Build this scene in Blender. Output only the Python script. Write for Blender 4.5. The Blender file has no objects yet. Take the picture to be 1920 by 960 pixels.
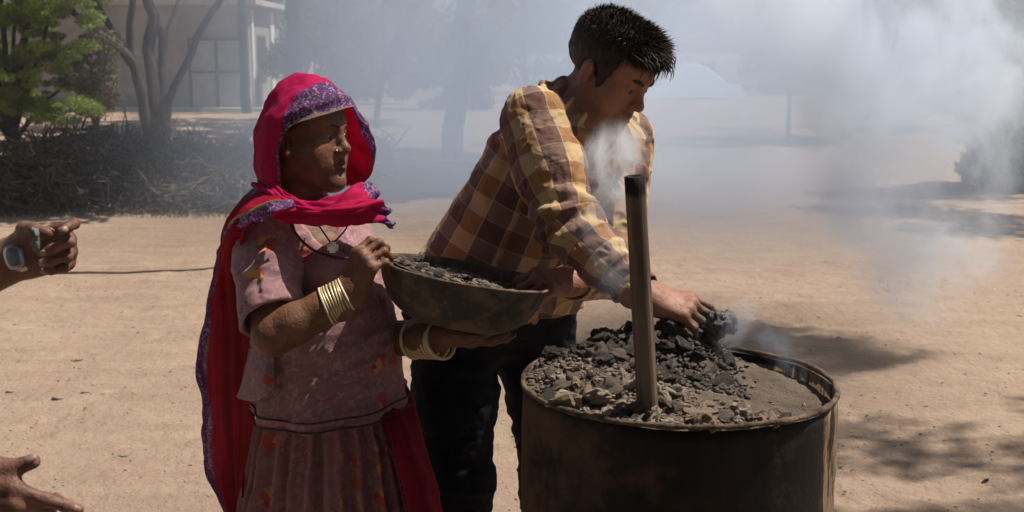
import bpy, bmesh, math, random
import numpy as np
from mathutils import Vector, Matrix

random.seed(7)
RNG = np.random.default_rng(7)
scene = bpy.context.scene
COL = scene.collection
R = math.radians

# ------------------------------------------------------------------ camera
CAM_H, F, PITCH = 1.52, 2300.0, math.atan(380 / 2300.0)
cam_d = bpy.data.cameras.new('camera')
cam = bpy.data.objects.new('camera', cam_d)
COL.objects.link(cam)
cam.location = (0, 0, CAM_H)
cam.rotation_euler = (math.pi / 2 - PITCH, 0, 0)
cam_d.sensor_width = 36
cam_d.lens = 36 * F / 1920
cam_d.clip_start = 0.05
cam_d.clip_end = 2000
cam_d.dof.use_dof = True
cam_d.dof.focus_distance = 2.5
cam_d.dof.aperture_fstop = 9.0
scene.camera = cam

# ------------------------------------------------------------------ sky, sun, exposure
SUN = np.array([0.54, 0.11, 1.0])
SUN = SUN / np.linalg.norm(SUN)
world = bpy.data.worlds.new('World')
scene.world = world
world.use_nodes = True
wn = world.node_tree
wn.nodes.clear()
sky = wn.nodes.new('ShaderNodeTexSky')
sky.sky_type = 'NISHITA'
sky.sun_disc = False
sky.sun_elevation = math.asin(SUN[2])
sky.sun_rotation = math.atan2(SUN[0], SUN[1])
sky.dust_density = 2.5
bgn = wn.nodes.new('ShaderNodeBackground')
bgn.inputs['Strength'].default_value = 0.055
wo = wn.nodes.new('ShaderNodeOutputWorld')
wn.links.new(sky.outputs[0], bgn.inputs[0])
wn.links.new(bgn.outputs[0], wo.inputs[0])
sun_d = bpy.data.lights.new('sun', 'SUN')
sun_d.energy = 5.0
sun_d.angle = R(0.53)
sun_d.color = (1.0, 0.95, 0.87)
sun_o = bpy.data.objects.new('sun', sun_d)
COL.objects.link(sun_o)
sun_o.rotation_euler = Vector(SUN).to_track_quat('Z', 'Y').to_euler()
scene.view_settings.view_transform = 'Standard'
scene.view_settings.look = 'None'
scene.view_settings.exposure = 0.36
scene.view_settings.gamma = 1.0
scene.render.engine = 'CYCLES'
scene.cycles.volume_bounces = 4
scene.cycles.max_bounces = 8
scene.cycles.transparent_max_bounces = 12
scene.cycles.volume_step_rate = 2.0
scene.cycles.volume_max_steps = 96
scene.cycles.use_denoising = True

# ------------------------------------------------------------------ projecting points of the view to places in the scene
CP, SP = math.cos(PITCH), math.sin(PITCH)
def W(px, py, Y):
    a = (px - 960) / F
    b = -(py - 480) / F
    d = np.array([a, CP + b * SP, -SP + b * CP])
    return np.array([0, 0, CAM_H]) + d * (Y / d[1])
def V3(p):
    return W(*p)
def nrm(v):
    v = np.asarray(v, float)
    return v / np.linalg.norm(v)

# ------------------------------------------------------------------ objects
def tag(o, label=None, cat=None, group=None, kind=None):
    if label: o['label'] = label
    if cat: o['category'] = cat
    if group: o['group'] = group
    if kind: o['kind'] = kind
    return o
def empty(name, loc=(0, 0, 0)):
    o = bpy.data.objects.new(name, None)
    COL.objects.link(o)
    o.location = Vector(loc)
    o.empty_display_size = 0.1
    return o
def link(name, me, mat=None, parent=None):
    o = bpy.data.objects.new(name, me)
    COL.objects.link(o)
    if mat is not None and not me.materials: me.materials.append(mat)
    if parent is not None:
        o.parent = parent
        bpy_parent_fix.append((o, parent))
    return o
bpy_parent_fix = []
def fix_parents():                       # meshes are built in scene coordinates: keep them there under their parents
    def depth(o):
        d = 0
        while o.parent: o = o.parent; d += 1
        return d
    todo = sorted(bpy_parent_fix, key=lambda q: depth(q[0]))
    lv = 0
    bpy.context.view_layer.update()
    for o, p in todo:
        if depth(o) != lv:
            lv = depth(o); bpy.context.view_layer.update()
        o.matrix_parent_inverse = p.matrix_world.inverted()
    bpy.context.view_layer.update()
def mesh_np(name, V, Fa, smooth=True, uvw=None, extra=None):
    """V (n,3), Fa = array (m,k) or a list of arrays of quads / triangles."""
    me = bpy.data.meshes.new(name)
    V = np.asarray(V, np.float32)
    fl = Fa if isinstance(Fa, list) else [Fa]
    fl = [np.asarray(f, np.int32) for f in fl if len(f)]
    loops = np.concatenate([f.ravel() for f in fl])
    counts = np.concatenate([np.full(len(f), f.shape[1], np.int32) for f in fl])
    starts = np.concatenate([[0], np.cumsum(counts)[:-1]]).astype(np.int32)
    me.vertices.add(len(V)); me.vertices.foreach_set('co', V.ravel())
    me.loops.add(len(loops)); me.loops.foreach_set('vertex_index', loops.astype(np.int32))
    me.polygons.add(len(counts)); me.polygons.foreach_set('loop_start', starts)
    try: me.polygons.foreach_set('loop_total', counts)
    except Exception: pass
    me.polygons.foreach_set('use_smooth', np.full(len(counts), smooth))
    if uvw is not None:
        a = me.attributes.new('uvw', 'FLOAT_VECTOR', 'POINT')
        a.data.foreach_set('vector', np.asarray(uvw, np.float32).ravel())
    for k, v in (extra or {}).items():
        a = me.attributes.new(k, 'FLOAT', 'POINT')
        a.data.foreach_set('value', np.asarray(v, np.float32))
    me.update(calc_edges=True)
    me.validate(verbose=False)
    return me

# ------------------------------------------------------------------ noise
_P = np.random.default_rng(11).random((64, 64, 64)).astype(np.float32)
def vnoise(P):
    P = np.asarray(P, np.float32)
    i = np.floor(P).astype(np.int64)
    f = P - i
    f = f * f * (3 - 2 * f)
    i &= 63
    j = (i + 1) & 63
    x0, y0, z0 = i[:, 0], i[:, 1], i[:, 2]
    x1, y1, z1 = j[:, 0], j[:, 1], j[:, 2]
    fx, fy, fz = f[:, 0], f[:, 1], f[:, 2]
    def L(a, b, t): return a + (b - a) * t
    return L(L(L(_P[x0, y0, z0], _P[x1, y0, z0], fx), L(_P[x0, y1, z0], _P[x1, y1, z0], fx), fy),
             L(L(_P[x0, y0, z1], _P[x1, y0, z1], fx), L(_P[x0, y1, z1], _P[x1, y1, z1], fx), fy), fz)
def fbm(P, o=4):
    P = np.asarray(P, np.float32)
    s, a, t = 0, 0.5, 0
    for k in range(o):
        s = s + a * vnoise(P * (2 ** k) + 13.7 * k)
        t += a
        a *= 0.5
    return s / t

# ------------------------------------------------------------------ smooth solids (distance fields turned into one continuous surface)
def smin(a, b, k):
    h = np.maximum(k - np.abs(a - b), 0) / k
    return np.minimum(a, b) - h * h * k * 0.25
class Solid:
    def __init__(s):
        s.ops = []
        s.T = (np.eye(3), np.zeros(3), 1.0)
    def at(s, Rm=None, t=(0, 0, 0), sc=1.0):
        s.T = (np.eye(3) if Rm is None else np.asarray(Rm, float), np.asarray(t, float), sc)
        return s
    def _p(s, p):
        return s.T[1] + s.T[2] * (s.T[0] @ np.asarray(p, float))
    def cone(s, a, b, ra, rb=None, k=0.02, op='u', g=None):
        rb = ra if rb is None else rb
        s.ops.append(('c', (s._p(a), s._p(b), ra * s.T[2], rb * s.T[2]), op, k, g))
        return s
    def chain(s, pts, k=0.02, op='u', g=None):      # pts of (x,y,z,r)
        for p, q in zip(pts[:-1], pts[1:]):
            s.cone(p[:3], q[:3], p[3], q[3], k, op, g)
        return s
    def ell(s, c, r, k=0.02, op='u', g=None, Rm=None):
        A = s.T[0] if Rm is None else s.T[0] @ np.asarray(Rm, float)
        s.ops.append(('e', (s._p(c), np.asarray(r, float) * s.T[2], A), op, k, g))
        return s
    def plane(s, p, n, k=0.004):                  # cuts away the side n points to
        s.ops.append(('p', (s._p(p), nrm(s.T[0] @ np.asarray(n, float))), 's', k, None))
        return s
    @staticmethod
    def _d(o, P):
        t, q = o[0], o[1]
        if t == 'c':
            a, b, ra, rb = q
            ba = b - a
            L = max(ba @ ba, 1e-12)
            pa = P - a
            h = np.clip(pa @ ba / L, 0, 1)
            v = pa - h[:, None] * ba
            return np.sqrt(np.einsum('ij,ij->i', v, v)) - (ra + (rb - ra) * h)
        if t == 'e':
            c, r, A = q
            x = (P - c) @ A
            k0 = np.sqrt((((x / r) ** 2).sum(1))) + 1e-9
            k1 = np.sqrt((((x / r ** 2) ** 2).sum(1))) + 1e-9
            return k0 * (k0 - 1) / k1
        p, n = q
        return -((P - p) @ n)
    def __call__(s, P, ops=None):
        P = np.asarray(P, float)
        ops = s.ops if ops is None else ops
        d = np.full(len(P), 1e3)
        gr = {}
        for o in ops:
            e = s._d(o, P)
            if o[4] is not None:
                gr[o[4]] = (smin(gr[o[4]][0], e, 0.004), o[3]) if o[4] in gr else (e, o[3])
            elif o[2] == 'u':
                d = smin(d, e, o[3])
            else:
                d = -smin(-d, e, o[3])
        out = d
        for e, k in gr.values():
            out = np.minimum(out, smin(d, e, k))
        return out
    def bounds(s):
        lo, hi = np.full(3, 1e9), np.full(3, -1e9)
        for o in s.ops:
            if o[2] != 'u' or o[0] == 'p': continue
            q = o[1]
            if o[0] == 'c':
                for c, r in ((q[0], q[2]), (q[1], q[3])):
                    lo, hi = np.minimum(lo, c - r), np.maximum(hi, c + r)
            else:
                r = q[1].max()
                lo, hi = np.minimum(lo, q[0] - r), np.maximum(hi, q[0] + r)
        return lo - 0.015, hi + 0.015
    def mesh(s, h=0.003, B=14):
        lo, hi = s.bounds()
        nb = np.ceil((hi - lo) / (h * B)).astype(int)
        n = nb * B + 1
        G = np.ones(n, np.float32)
        rad = h * B * 0.5 * 1.7321
        ci = np.stack(np.meshgrid(*[np.arange(k) for k in nb], indexing='ij'), -1).reshape(-1, 3)
        cen = lo + (ci + 0.5) * h * B
        D = np.stack([s._d(o, cen) for o in s.ops], 1)
        fc = s(cen)
        off = np.stack(np.meshgrid(*[np.arange(B + 1)] * 3, indexing='ij'), -1).reshape(-1, 3) * h
        for k in range(len(ci)):
            i = ci[k] * B
            sl = tuple(slice(i[a], i[a] + B + 1) for a in range(3))
            if abs(fc[k]) > rad * 1.6 + 0.004:
                if fc[k] < 0:
                    G[sl] = np.where(np.abs(G[sl]) == 1, -1, G[sl])
                continue
            ops = [o for j, o in enumerate(s.ops) if D[k, j] < rad * 2.2 + o[3] + 0.03]
            if not ops: continue
            G[sl] = s(off + (lo + i * h), ops).reshape(B + 1, B + 1, B + 1)
        return surface_nets(G, lo, h)
def surface_nets(G, lo, h):
    S = G < 0
    c = S[:-1, :-1, :-1].astype(np.int8)
    cnt = np.zeros(c.shape, np.int8)
    for a in (0, 1):
        for b in (0, 1):
            for d in (0, 1):
                cnt += S[a:S.shape[0] - 1 + a, b:S.shape[1] - 1 + b, d:S.shape[2] - 1 + d]
    act = (cnt > 0) & (cnt < 8)
    idx = np.full(act.shape, -1, np.int64)
    I = np.argwhere(act)
    idx[act] = np.arange(len(I))
    acc = np.zeros((len(I), 3))
    num = np.zeros(len(I))
    cs = [(a, b, d) for a in (0, 1) for b in (0, 1) for d in (0, 1)]
    val = {q: G[I[:, 0] + q[0], I[:, 1] + q[1], I[:, 2] + q[2]].astype(float) for q in cs}
    for q in cs:
        for ax in range(3):
            if q[ax]: continue
            r = list(q); r[ax] = 1; r = tuple(r)
            a, b = val[q], val[r]
            m = (a < 0) != (b < 0)
            t = np.where(m, a / np.where(m, a - b, 1), 0)
            p = np.tile(np.array(q, float), (len(I), 1))
            p[:, ax] = t
            acc += p * m[:, None]
            num += m
    Vv = lo + (I + acc / np.maximum(num, 1)[:, None]) * h
    Q = []
    for ax in range(3):
        u, v = (ax + 1) % 3, (ax + 2) % 3
        sa = [slice(None)] * 3; sb = [slice(None)] * 3
        sa[ax] = slice(0, -1); sb[ax] = slice(1, None)
        A, Bq = S[tuple(sa)], S[tuple(sb)]
        E = np.argwhere(A != Bq)
        E = E[(E[:, u] > 0) & (E[:, v] > 0) & (E[:, u] < S.shape[u] - 1) & (E[:, v] < S.shape[v] - 1)]
        ins = A[E[:, 0], E[:, 1], E[:, 2]]
        def get(du, dv):
            e = E.copy(); e[:, u] -= du; e[:, v] -= dv
            return idx[e[:, 0], e[:, 1], e[:, 2]]
        q = np.stack([get(1, 1), get(0, 1), get(0, 0), get(1, 0)], 1)
        q[~ins] = q[~ins][:, ::-1]
        Q.append(q)
    Q = np.concatenate(Q)
    Q = Q[(Q >= 0).all(1)]
    return Vv, Q
def vnormals(V, Q):
    n = np.zeros_like(V)
    q = V[Q]
    fn = np.cross(q[:, 2] - q[:, 0], q[:, 3] - q[:, 1]) if Q.shape[1] == 4 else np.cross(q[:, 1] - q[:, 0], q[:, 2] - q[:, 0])
    for k in range(Q.shape[1]):
        np.add.at(n, Q[:, k], fn)
    return n / (np.linalg.norm(n, axis=1)[:, None] + 1e-12)
def relax(V, Q, it=2, w=0.5):
    for _ in range(it):
        a = np.zeros_like(V); c = np.zeros(len(V))
        for k in range(4):
            for j in (1, 3):
                np.add.at(a, Q[:, k], V[Q[:, (k + j) % 4]])
                np.add.at(c, Q[:, k], 1)
        V = V * (1 - w) + w * a / np.maximum(c, 1)[:, None]
    return V

# ------------------------------------------------------------------ lofted cloth and turned shapes
def crom(P, n):
    P = np.asarray(P, float)
    m = len(P)
    t = np.linspace(0, m - 1, n)
    i = np.minimum(t.astype(int), m - 2)
    f = (t - i)[:, None]
    p0 = P[np.maximum(i - 1, 0)]; p1 = P[i]; p2 = P[i + 1]; p3 = P[np.minimum(i + 2, m - 1)]
    return 0.5 * (2 * p1 + (p2 - p0) * f + (2 * p0 - 5 * p1 + 4 * p2 - p3) * f ** 2 + (3 * p1 - p0 - 3 * p2 + p3) * f ** 3)
def loft(curves, nu, nv):
    C = [crom(c, nu) for c in curves]
    C = np.stack(C)                                  # rows, nu, 3
    G = np.stack([crom(C[:, j], nv) for j in range(nu)], 1)   # nv, nu, 3
    u, v = np.meshgrid(np.linspace(0, 1, nu), np.linspace(0, 1, nv))
    return G, u, v
def gridfaces(nv, nu, closed=False):
    i, j = np.meshgrid(np.arange(nv - 1), np.arange(nu if closed else nu - 1), indexing='ij')
    j2 = (j + 1) % nu
    return np.stack([i * nu + j, i * nu + j2, (i + 1) * nu + j2, (i + 1) * nu + j], -1).reshape(-1, 4)
def cloth(name, curves, nu, nv, mat, parent, thick=0.0015, fold=None, warp=0.0, seed=0, uvscale=None):
    G, u, v = loft(curves, nu, nv)
    P = G.reshape(-1, 3)
    Fq = gridfaces(nv, nu)
    N = vnormals(P, Fq)
    if fold is not None:
        P = P + N * fold(u.ravel(), v.ravel(), P)[:, None]
    if warp:
        P = P + N * ((fbm(P * 22 + seed, 3) - 0.5) * warp)[:, None]
    N = vnormals(P, Fq)
    P2 = P - N * thick
    n = len(P)
    bd = np.concatenate([np.arange(nu), np.arange(1, nv) * nu + nu - 1, (nv - 1) * nu + np.arange(nu - 2, -1, -1), np.arange(nv - 2, 0, -1) * nu])
    b2 = np.roll(bd, -1)
    side = np.stack([bd, bd + n, b2 + n, b2], 1)
    Fa = np.concatenate([Fq, Fq[:, ::-1] + n, side])
    uv = np.stack([u.ravel(), v.ravel(), np.zeros(n)], 1)
    me = mesh_np(name, np.concatenate([P, P2]), Fa, True, np.concatenate([uv, uv]))
    return link(name, me, mat, parent)
def revolve(prof, n=96, M=None, jitter=None, closed_prof=False):
    prof = np.asarray(prof, float)
    a = np.arange(n) / n * 2 * math.pi
    Pn = np.stack([prof[:, None, 0] * np.cos(a), prof[:, None, 0] * np.sin(a), np.repeat(prof[:, 1:2], n, 1)], -1)
    P = Pn.reshape(-1, 3)
    if jitter is not None: P = jitter(P)
    Fq = gridfaces(len(prof), n, True)
    if closed_prof:
        j = np.arange(n); j2 = (j + 1) % n; k = (len(prof) - 1) * n
        Fq = np.concatenate([Fq, np.stack([k + j, k + j2, j2, j], 1)])
    if M is not None: P = P @ M[0].T + M[1]
    return P, Fq
def tube(pts, rad, n=8, cap=True):
    pts = np.asarray(pts, float)
    rad = np.broadcast_to(rad, len(pts)).astype(float)
    T = np.gradient(pts, axis=0)
    T /= np.linalg.norm(T, axis=1)[:, None] + 1e-12
    ref = np.array([0.13, 0.31, 0.94]) if abs(T[0][2]) < 0.9 else np.array([1.0, 0.1, 0])
    u = np.cross(T[0], ref); u /= np.linalg.norm(u)
    P = []
    a = np.arange(n) / n * 2 * math.pi
    for i in range(len(pts)):
        u = u - T[i] * (u @ T[i]); u /= np.linalg.norm(u) + 1e-12
        w = np.cross(T[i], u)
        P.append(pts[i] + rad[i] * (np.cos(a)[:, None] * u + np.sin(a)[:, None] * w))
    V = np.concatenate(P)
    Fq = [gridfaces(len(pts), n, True)]
    if cap:
        k = len(V)
        V = np.concatenate([V, pts[:1], pts[-1:]])
        j = np.arange(n); j2 = (j + 1) % n
        Fq.append(np.stack([np.full(n, k), j2, j], 1))
        Fq.append(np.stack([np.full(n, k + 1), (len(pts) - 1) * n + j, (len(pts) - 1) * n + j2], 1))
    return V, Fq
class Bag:                                           # gathers shapes of ONE piece into one mesh
    def __init__(s): s.V, s.F, s.n, s.U = [], {3: [], 4: []}, 0, []
    def add(s, V, Fl, uvw=None):
        for f in (Fl if isinstance(Fl, list) else [Fl]):
            f = np.asarray(f)
            s.F[f.shape[1]].append(f + s.n)
        s.V.append(np.asarray(V)); s.n += len(V)
        s.U.append(np.zeros((len(V), 3)) if uvw is None else uvw)
        return s
    def box(s, lo, hi):
        x0, y0, z0 = lo; x1, y1, z1 = hi
        V = np.array([(x0, y0, z0), (x1, y0, z0), (x1, y1, z0), (x0, y1, z0), (x0, y0, z1), (x1, y0, z1), (x1, y1, z1), (x0, y1, z1)], float)
        return s.add(V, np.array([(0, 3, 2, 1), (4, 5, 6, 7), (0, 1, 5, 4), (1, 2, 6, 5), (2, 3, 7, 6), (3, 0, 4, 7)]))
    def build(s, name, mat, parent=None, smooth=True):
        fl = [np.concatenate(v) for v in s.F.values() if v]
        return link(name, mesh_np(name, np.concatenate(s.V), fl, smooth, np.concatenate(s.U)), mat, parent)

# ------------------------------------------------------------------ materials
class Mat:
    def __init__(s, name):
        s.m = bpy.data.materials.new(name)
        s.m.use_nodes = True
        s.t = s.m.node_tree
        s.t.nodes.clear()
        s.o = s.n('OutputMaterial')
    def n(s, typ, props=None, **inp):
        nd = s.t.nodes.new('ShaderNode' + typ)
        for k, v in (props or {}).items(): setattr(nd, k, v)
        for k, v in inp.items():
            key = int(k[1:]) if k[0] == 'i' and k[1:].isdigit() else k.replace('_', ' ')
            s.put(nd.inputs[key], v)
        return nd
    def put(s, sock, v):
        if isinstance(v, bpy.types.Node): v = v.outputs[0]
        if isinstance(v, bpy.types.NodeSocket): s.t.links.new(v, sock)
        else:
            if sock.type == 'RGBA' and len(v) == 3: v = (*v, 1)
            sock.default_value = v
    def math(s, op, a, b=0.0, c=0.0, clamp=False):
        return s.n('Math', {'operation': op, 'use_clamp': clamp}, i0=a, i1=b, i2=c).outputs[0]
    def mix(s, f, a, b, mode='MIX'):
        nd = s.n('Mix', {'data_type': 'RGBA', 'blend_type': mode})
        s.put(nd.inputs[0], f); s.put(nd.inputs[6], a); s.put(nd.inputs[7], b)
        return nd.outputs[2]
    def step(s, x, lo, hi):
        return s.n('MapRange', {'interpolation_type': 'SMOOTHSTEP'}, i0=x, i1=lo, i2=hi, i3=0.0, i4=1.0).outputs[0]
    def co(s, kind='Object'):
        return s.n('TexCoord').outputs[kind]
    def attr(s, name='uvw'):
        return s.n('Attribute', {'attribute_name': name}).outputs['Vector' if name == 'uvw' else 'Fac']
    def noise(s, vec, scale, detail=4, rough=0.55, dist=0.0):
        return s.n('TexNoise', None, Vector=vec, Scale=scale, Detail=detail, Roughness=rough, Distortion=dist).outputs[0]
    def vor(s, vec, scale, feat='F1', out='Distance', rnd=1.0):
        return s.n('TexVoronoi', {'feature': feat}, Vector=vec, Scale=scale, Randomness=rnd).outputs[out]
    def mapv(s, vec, sc=(1, 1, 1), loc=(0, 0, 0), rot=(0, 0, 0)):
        return s.n('Mapping', None, Vector=vec, Scale=sc, Location=loc, Rotation=rot).outputs[0]
    def bump(s, h, dist=0.01, strength=1.0):
        return s.n('Bump', None, Height=h, Distance=dist, Strength=strength).outputs[0]
    def pbr(s, col, rough=0.7, nor=None, spec=0.3, **kw):
        b = s.n('BsdfPrincipled')
        s.put(b.inputs['Base Color'], col); s.put(b.inputs['Roughness'], rough)
        b.inputs['Specular IOR Level'].default_value = spec
        if nor is not None: s.put(b.inputs['Normal'], nor)
        for k, v in kw.items(): s.put(b.inputs[k.replace('_', ' ')], v)
        return b.outputs[0]
    def out(s, sh):
        s.t.links.new(sh, s.o.inputs['Surface'])
        return s.m
    def rand(s):
        return s.n('ObjectInfo').outputs['Random']

def simple(name, a, b, scale=20, rough=0.8, bump=0.004, bscale=None, spec=0.25, detail=6):
    m = Mat(name)
    c = m.co()
    f = m.noise(c, scale, detail)
    f = m.step(f, 0.32, 0.68)
    return m.out(m.pbr(m.mix(f, a, b), rough, m.bump(m.noise(c, bscale or scale * 3, 6), bump), spec))

# ------------------------------------------------------------------ materials of the place
def m_ground():
    m = Mat('sandy earth'); c = m.co()
    big = m.step(m.noise(c, 0.55, 5, 0.6), 0.3, 0.7)
    mid = m.step(m.noise(m.mapv(c, (2.2, 5.5, 1)), 1.0, 6, 0.65), 0.35, 0.7)
    fine = m.noise(c, 60, 5, 0.7)
    col = m.mix(big, (0.268, 0.185, 0.133), (0.330, 0.234, 0.170))
    col = m.mix(m.math('MULTIPLY', mid, 0.55), col, (0.39, 0.295, 0.21))
    col = m.mix(m.math('MULTIPLY', m.step(fine, 0.5, 0.75), 0.35), col, (0.2, 0.135, 0.085))
    spk = m.step(m.vor(c, 9.0), 0.10, 0.04)
    spk = m.math('MULTIPLY', spk, m.step(m.noise(c, 2.3, 2), 0.5, 0.65))
    col = m.mix(m.math('MULTIPLY', spk, 0.7), col, (0.11, 0.075, 0.05))
    pale = m.math('MULTIPLY', m.step(m.noise(m.mapv(c, (1, 2, 1)), 3.1, 5, 0.7), 0.6, 0.72), 0.5)
    col = m.mix(pale, col, (0.5, 0.39, 0.27))
    h = m.math('ADD', m.math('MULTIPLY', m.noise(c, 14, 8, 0.65), 0.7), m.math('MULTIPLY', fine, 0.12))
    return m.out(m.pbr(col, 0.95, m.bump(h, 0.045), 0.1))
M = {}
M['ground'] = m_ground()
def m_bark(name, a, b):
    m = Mat(name); c = m.co()
    f = m.noise(m.mapv(c, (14, 14, 2.2)), 1.0, 6, 0.7, 0.6)
    return m.out(m.pbr(m.mix(m.step(f, 0.35, 0.65), a, b), 0.9, m.bump(f, 0.03), 0.15))
M['bark'] = m_bark('dark grey bark', (0.024, 0.021, 0.019), (0.085, 0.073, 0.062))
M['twig'] = m_bark('dry brushwood', (0.04, 0.032, 0.026), (0.16, 0.13, 0.098))
M['pale_twig'] = m_bark('bleached dead branch', (0.2, 0.16, 0.12), (0.34, 0.28, 0.21))
def m_leaf(name, a, b, tr=0.35):
    m = Mat(name)
    r = m.n('NewGeometry').outputs['Random Per Island']
    col = m.mix(r, a, b)
    d = m.pbr(col, 0.6, None, 0.3)
    t = m.n('BsdfTranslucent', None, Color=m.mix(0.5, col, (0.16, 0.22, 0.03)))
    return m.out(m.n('MixShader', None, i0=tr, i1=d, i2=t).outputs[0])
M['leaf'] = m_leaf('fresh acacia leaf', (0.12, 0.18, 0.028), (0.30, 0.37, 0.075), 0.5)
M['leaf_dark'] = m_leaf('dusty green leaf', (0.035, 0.055, 0.025), (0.075, 0.095, 0.045), 0.3)
M['leaf_dry'] = m_leaf('dry leaf', (0.07, 0.055, 0.035), (0.16, 0.125, 0.08), 0.2)
M['wall'] = simple('limewashed wall', (0.27, 0.25, 0.225), (0.36, 0.34, 0.31), 2.2, 0.9, 0.01)
M['wall_pink'] = simple('pale pink plaster', (0.50, 0.38, 0.33), (0.60, 0.48, 0.42), 2.0, 0.9, 0.01)
M['roof'] = simple('weathered cement roof', (0.42, 0.40, 0.36), (0.56, 0.54, 0.48), 3, 0.9, 0.01)
M['door_paint'] = simple('faded grey door paint', (0.30, 0.31, 0.31), (0.38, 0.385, 0.38), 4, 0.7, 0.004)
M['door_frame'] = simple('dark wood', (0.06, 0.055, 0.05), (0.10, 0.09, 0.08), 9, 0.8, 0.004)
M['glass_dark'] = simple('dim window opening', (0.03, 0.03, 0.03), (0.05, 0.05, 0.05), 3, 0.3, 0.001)
M['tarp'] = simple('pale blue tarpaulin', (0.30, 0.40, 0.50), (0.38, 0.47, 0.56), 3, 0.6, 0.01)
M['white'] = simple('white paint', (0.72, 0.72, 0.70), (0.80, 0.80, 0.78), 3, 0.7, 0.005)
M['stone'] = simple('pale stone', (0.46, 0.36, 0.26), (0.64, 0.54, 0.43), 30, 0.9, 0.01)
M['cord'] = simple('dark cord', (0.05, 0.04, 0.035), (0.10, 0.08, 0.065), 20, 0.9, 0.003)

# ------------------------------------------------------------------ ground
def build_ground():
    xs = np.concatenate([np.linspace(-260, -12, 26)[:-1], np.linspace(-12, -3, 46)[:-1], np.arange(-3, 3.2, 0.035), np.linspace(3.2, 12, 46)[1:], np.linspace(12, 260, 26)[1:]])
    ys = np.concatenate([np.linspace(-30, -2, 10)[:-1], np.linspace(-2, 2.5, 30)[:-1], np.arange(2.5, 9, 0.035), np.linspace(9, 34, 120)[1:], np.linspace(34, 420, 40)[1:]])
    X, Y = np.meshgrid(xs, ys)
    P = np.stack([X.ravel(), Y.ravel(), np.zeros(X.size)], 1)
    Q = P.copy(); Q[:, 2] = 0.5
    P[:, 2] = (fbm(Q * 0.8, 3) - 0.5) * 0.045 + (fbm(Q * np.array([4.0, 6.5, 1]), 4) - 0.5) * 0.032
    P[:, 2] += -0.02 * np.clip(vnoise(Q * np.array([3.1, 2.3, 1])) - 0.72, 0, 1) * 4 * 0.3
    rf = np.random.default_rng(61)
    for k in range(150):
        fx, fy, fa = rf.uniform(-3.0, 3.0), rf.uniform(3.9, 9.0), rf.uniform(0, 6.28)
        c_, s_ = math.cos(fa), math.sin(fa); m_ = (np.abs(P[:, 0] - fx) < .25) & (np.abs(P[:, 1] - fy) < .25)
        dx, dy = P[m_, 0] - fx, P[m_, 1] - fy; a_, b_ = dx * c_ + dy * s_, -dx * s_ + dy * c_
        q_ = (a_ / .13) ** 2 + (b_ / (.045 + .012 * (a_ > 0))) ** 2
        P[m_, 2] += -.012 * np.exp(-q_ ** 2) + .006 * np.exp(-((q_ - 1.6) / .6) ** 2)
    me = mesh_np('ground', P, gridfaces(len(ys), len(xs)), True)
    o = link('ground', me, M['ground'])
    tag(o, 'bare sandy earth of the open yard', None, None, 'structure')
build_ground()
def gz(x, y):
    q = np.array([[x, y, 0.5]])
    return float((fbm(q * 0.8, 3)[0] - 0.5) * 0.045 + (fbm(q * np.array([4.0, 6.5, 1]), 4)[0] - 0.5) * 0.032)
def ground_at(px, py):
    Y = 4.0
    for _ in range(30):
        p = W(px, py, Y)
        Y *= CAM_H / (CAM_H - p[2])
    return W(px, py, Y)

# thin cord line across the ground, left
def build_cord():
    pts = [ground_at(px, py) for px, py in ((-60, 518), (60, 516), (150, 513.5), (230, 512), (300, 509.5), (380, 506), (440, 503))]
    pts = crom(pts, 60)
    pts[:, 2] = [gz(x, y) + 0.006 for x, y in pts[:, :2]]
    V, Fl = tube(pts, 0.009, 6)
    o = Bag().add(V, Fl).build('ground_cord', M['cord'])
    tag(o, 'thin dark cord lying straight across the sandy earth behind the woman', 'cord')
build_cord()

# stones
def lump(seed, r, flat=0.6, n=2, rough=0.9, boxy=0.8):
    bm = bmesh.new()
    bmesh.ops.create_icosphere(bm, subdivisions=n, radius=1)
    V = np.array([v.co for v in bm.verts])
    Fa = np.array([[v.index for v in f.verts] for f in bm.faces])
    bm.free()
    k = (fbm(V * 1.2 + seed * 3.3, 2) - 0.5) * rough + (fbm(V * 3.1 + seed * 1.9, 3) - 0.5) * rough * .9
    V = V * (1 + k)[:, None]
    V = np.sign(V) * np.abs(V) ** boxy
    V *= np.array([r, r * (0.6 + 0.4 * vnoise(np.array([[seed * 1.7, 2, 3]]))[0]), r * flat])
    return V, Fa
STONE_ME = []
for k in range(6):
    V, Fa = lump(k + 1, 1.0, 0.55)
    me = mesh_np('pebble', V, Fa, False); me.materials.append(M['stone']); STONE_ME.append(me)
def pebble(px, py, r, label, group=None, name='pebble'):
    p = ground_at(px, py)
    o = bpy.data.objects.new(name, random.choice(STONE_ME)); COL.objects.link(o)
    o.location = (p[0], p[1], gz(p[0], p[1]) + r * 0.08)
    o.scale = (r * .85, r * .85, r * .5); o.rotation_euler = (random.uniform(-.2, .2), random.uniform(-.2, .2), random.uniform(0, 6.3))
    tag(o, label, 'stone', group)
pebble(233, 853, 0.024, 'single pale angular stone on the bare sand above the pointing hand')
pebble(112, 748, 0.036, 'broad flat pale stone, largest of the stones in the middle of the sand')
pebble(146, 676, 0.038, 'flat pale stone lying farthest back of the larger stones on the sand', 'pale stones on the sand')
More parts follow.
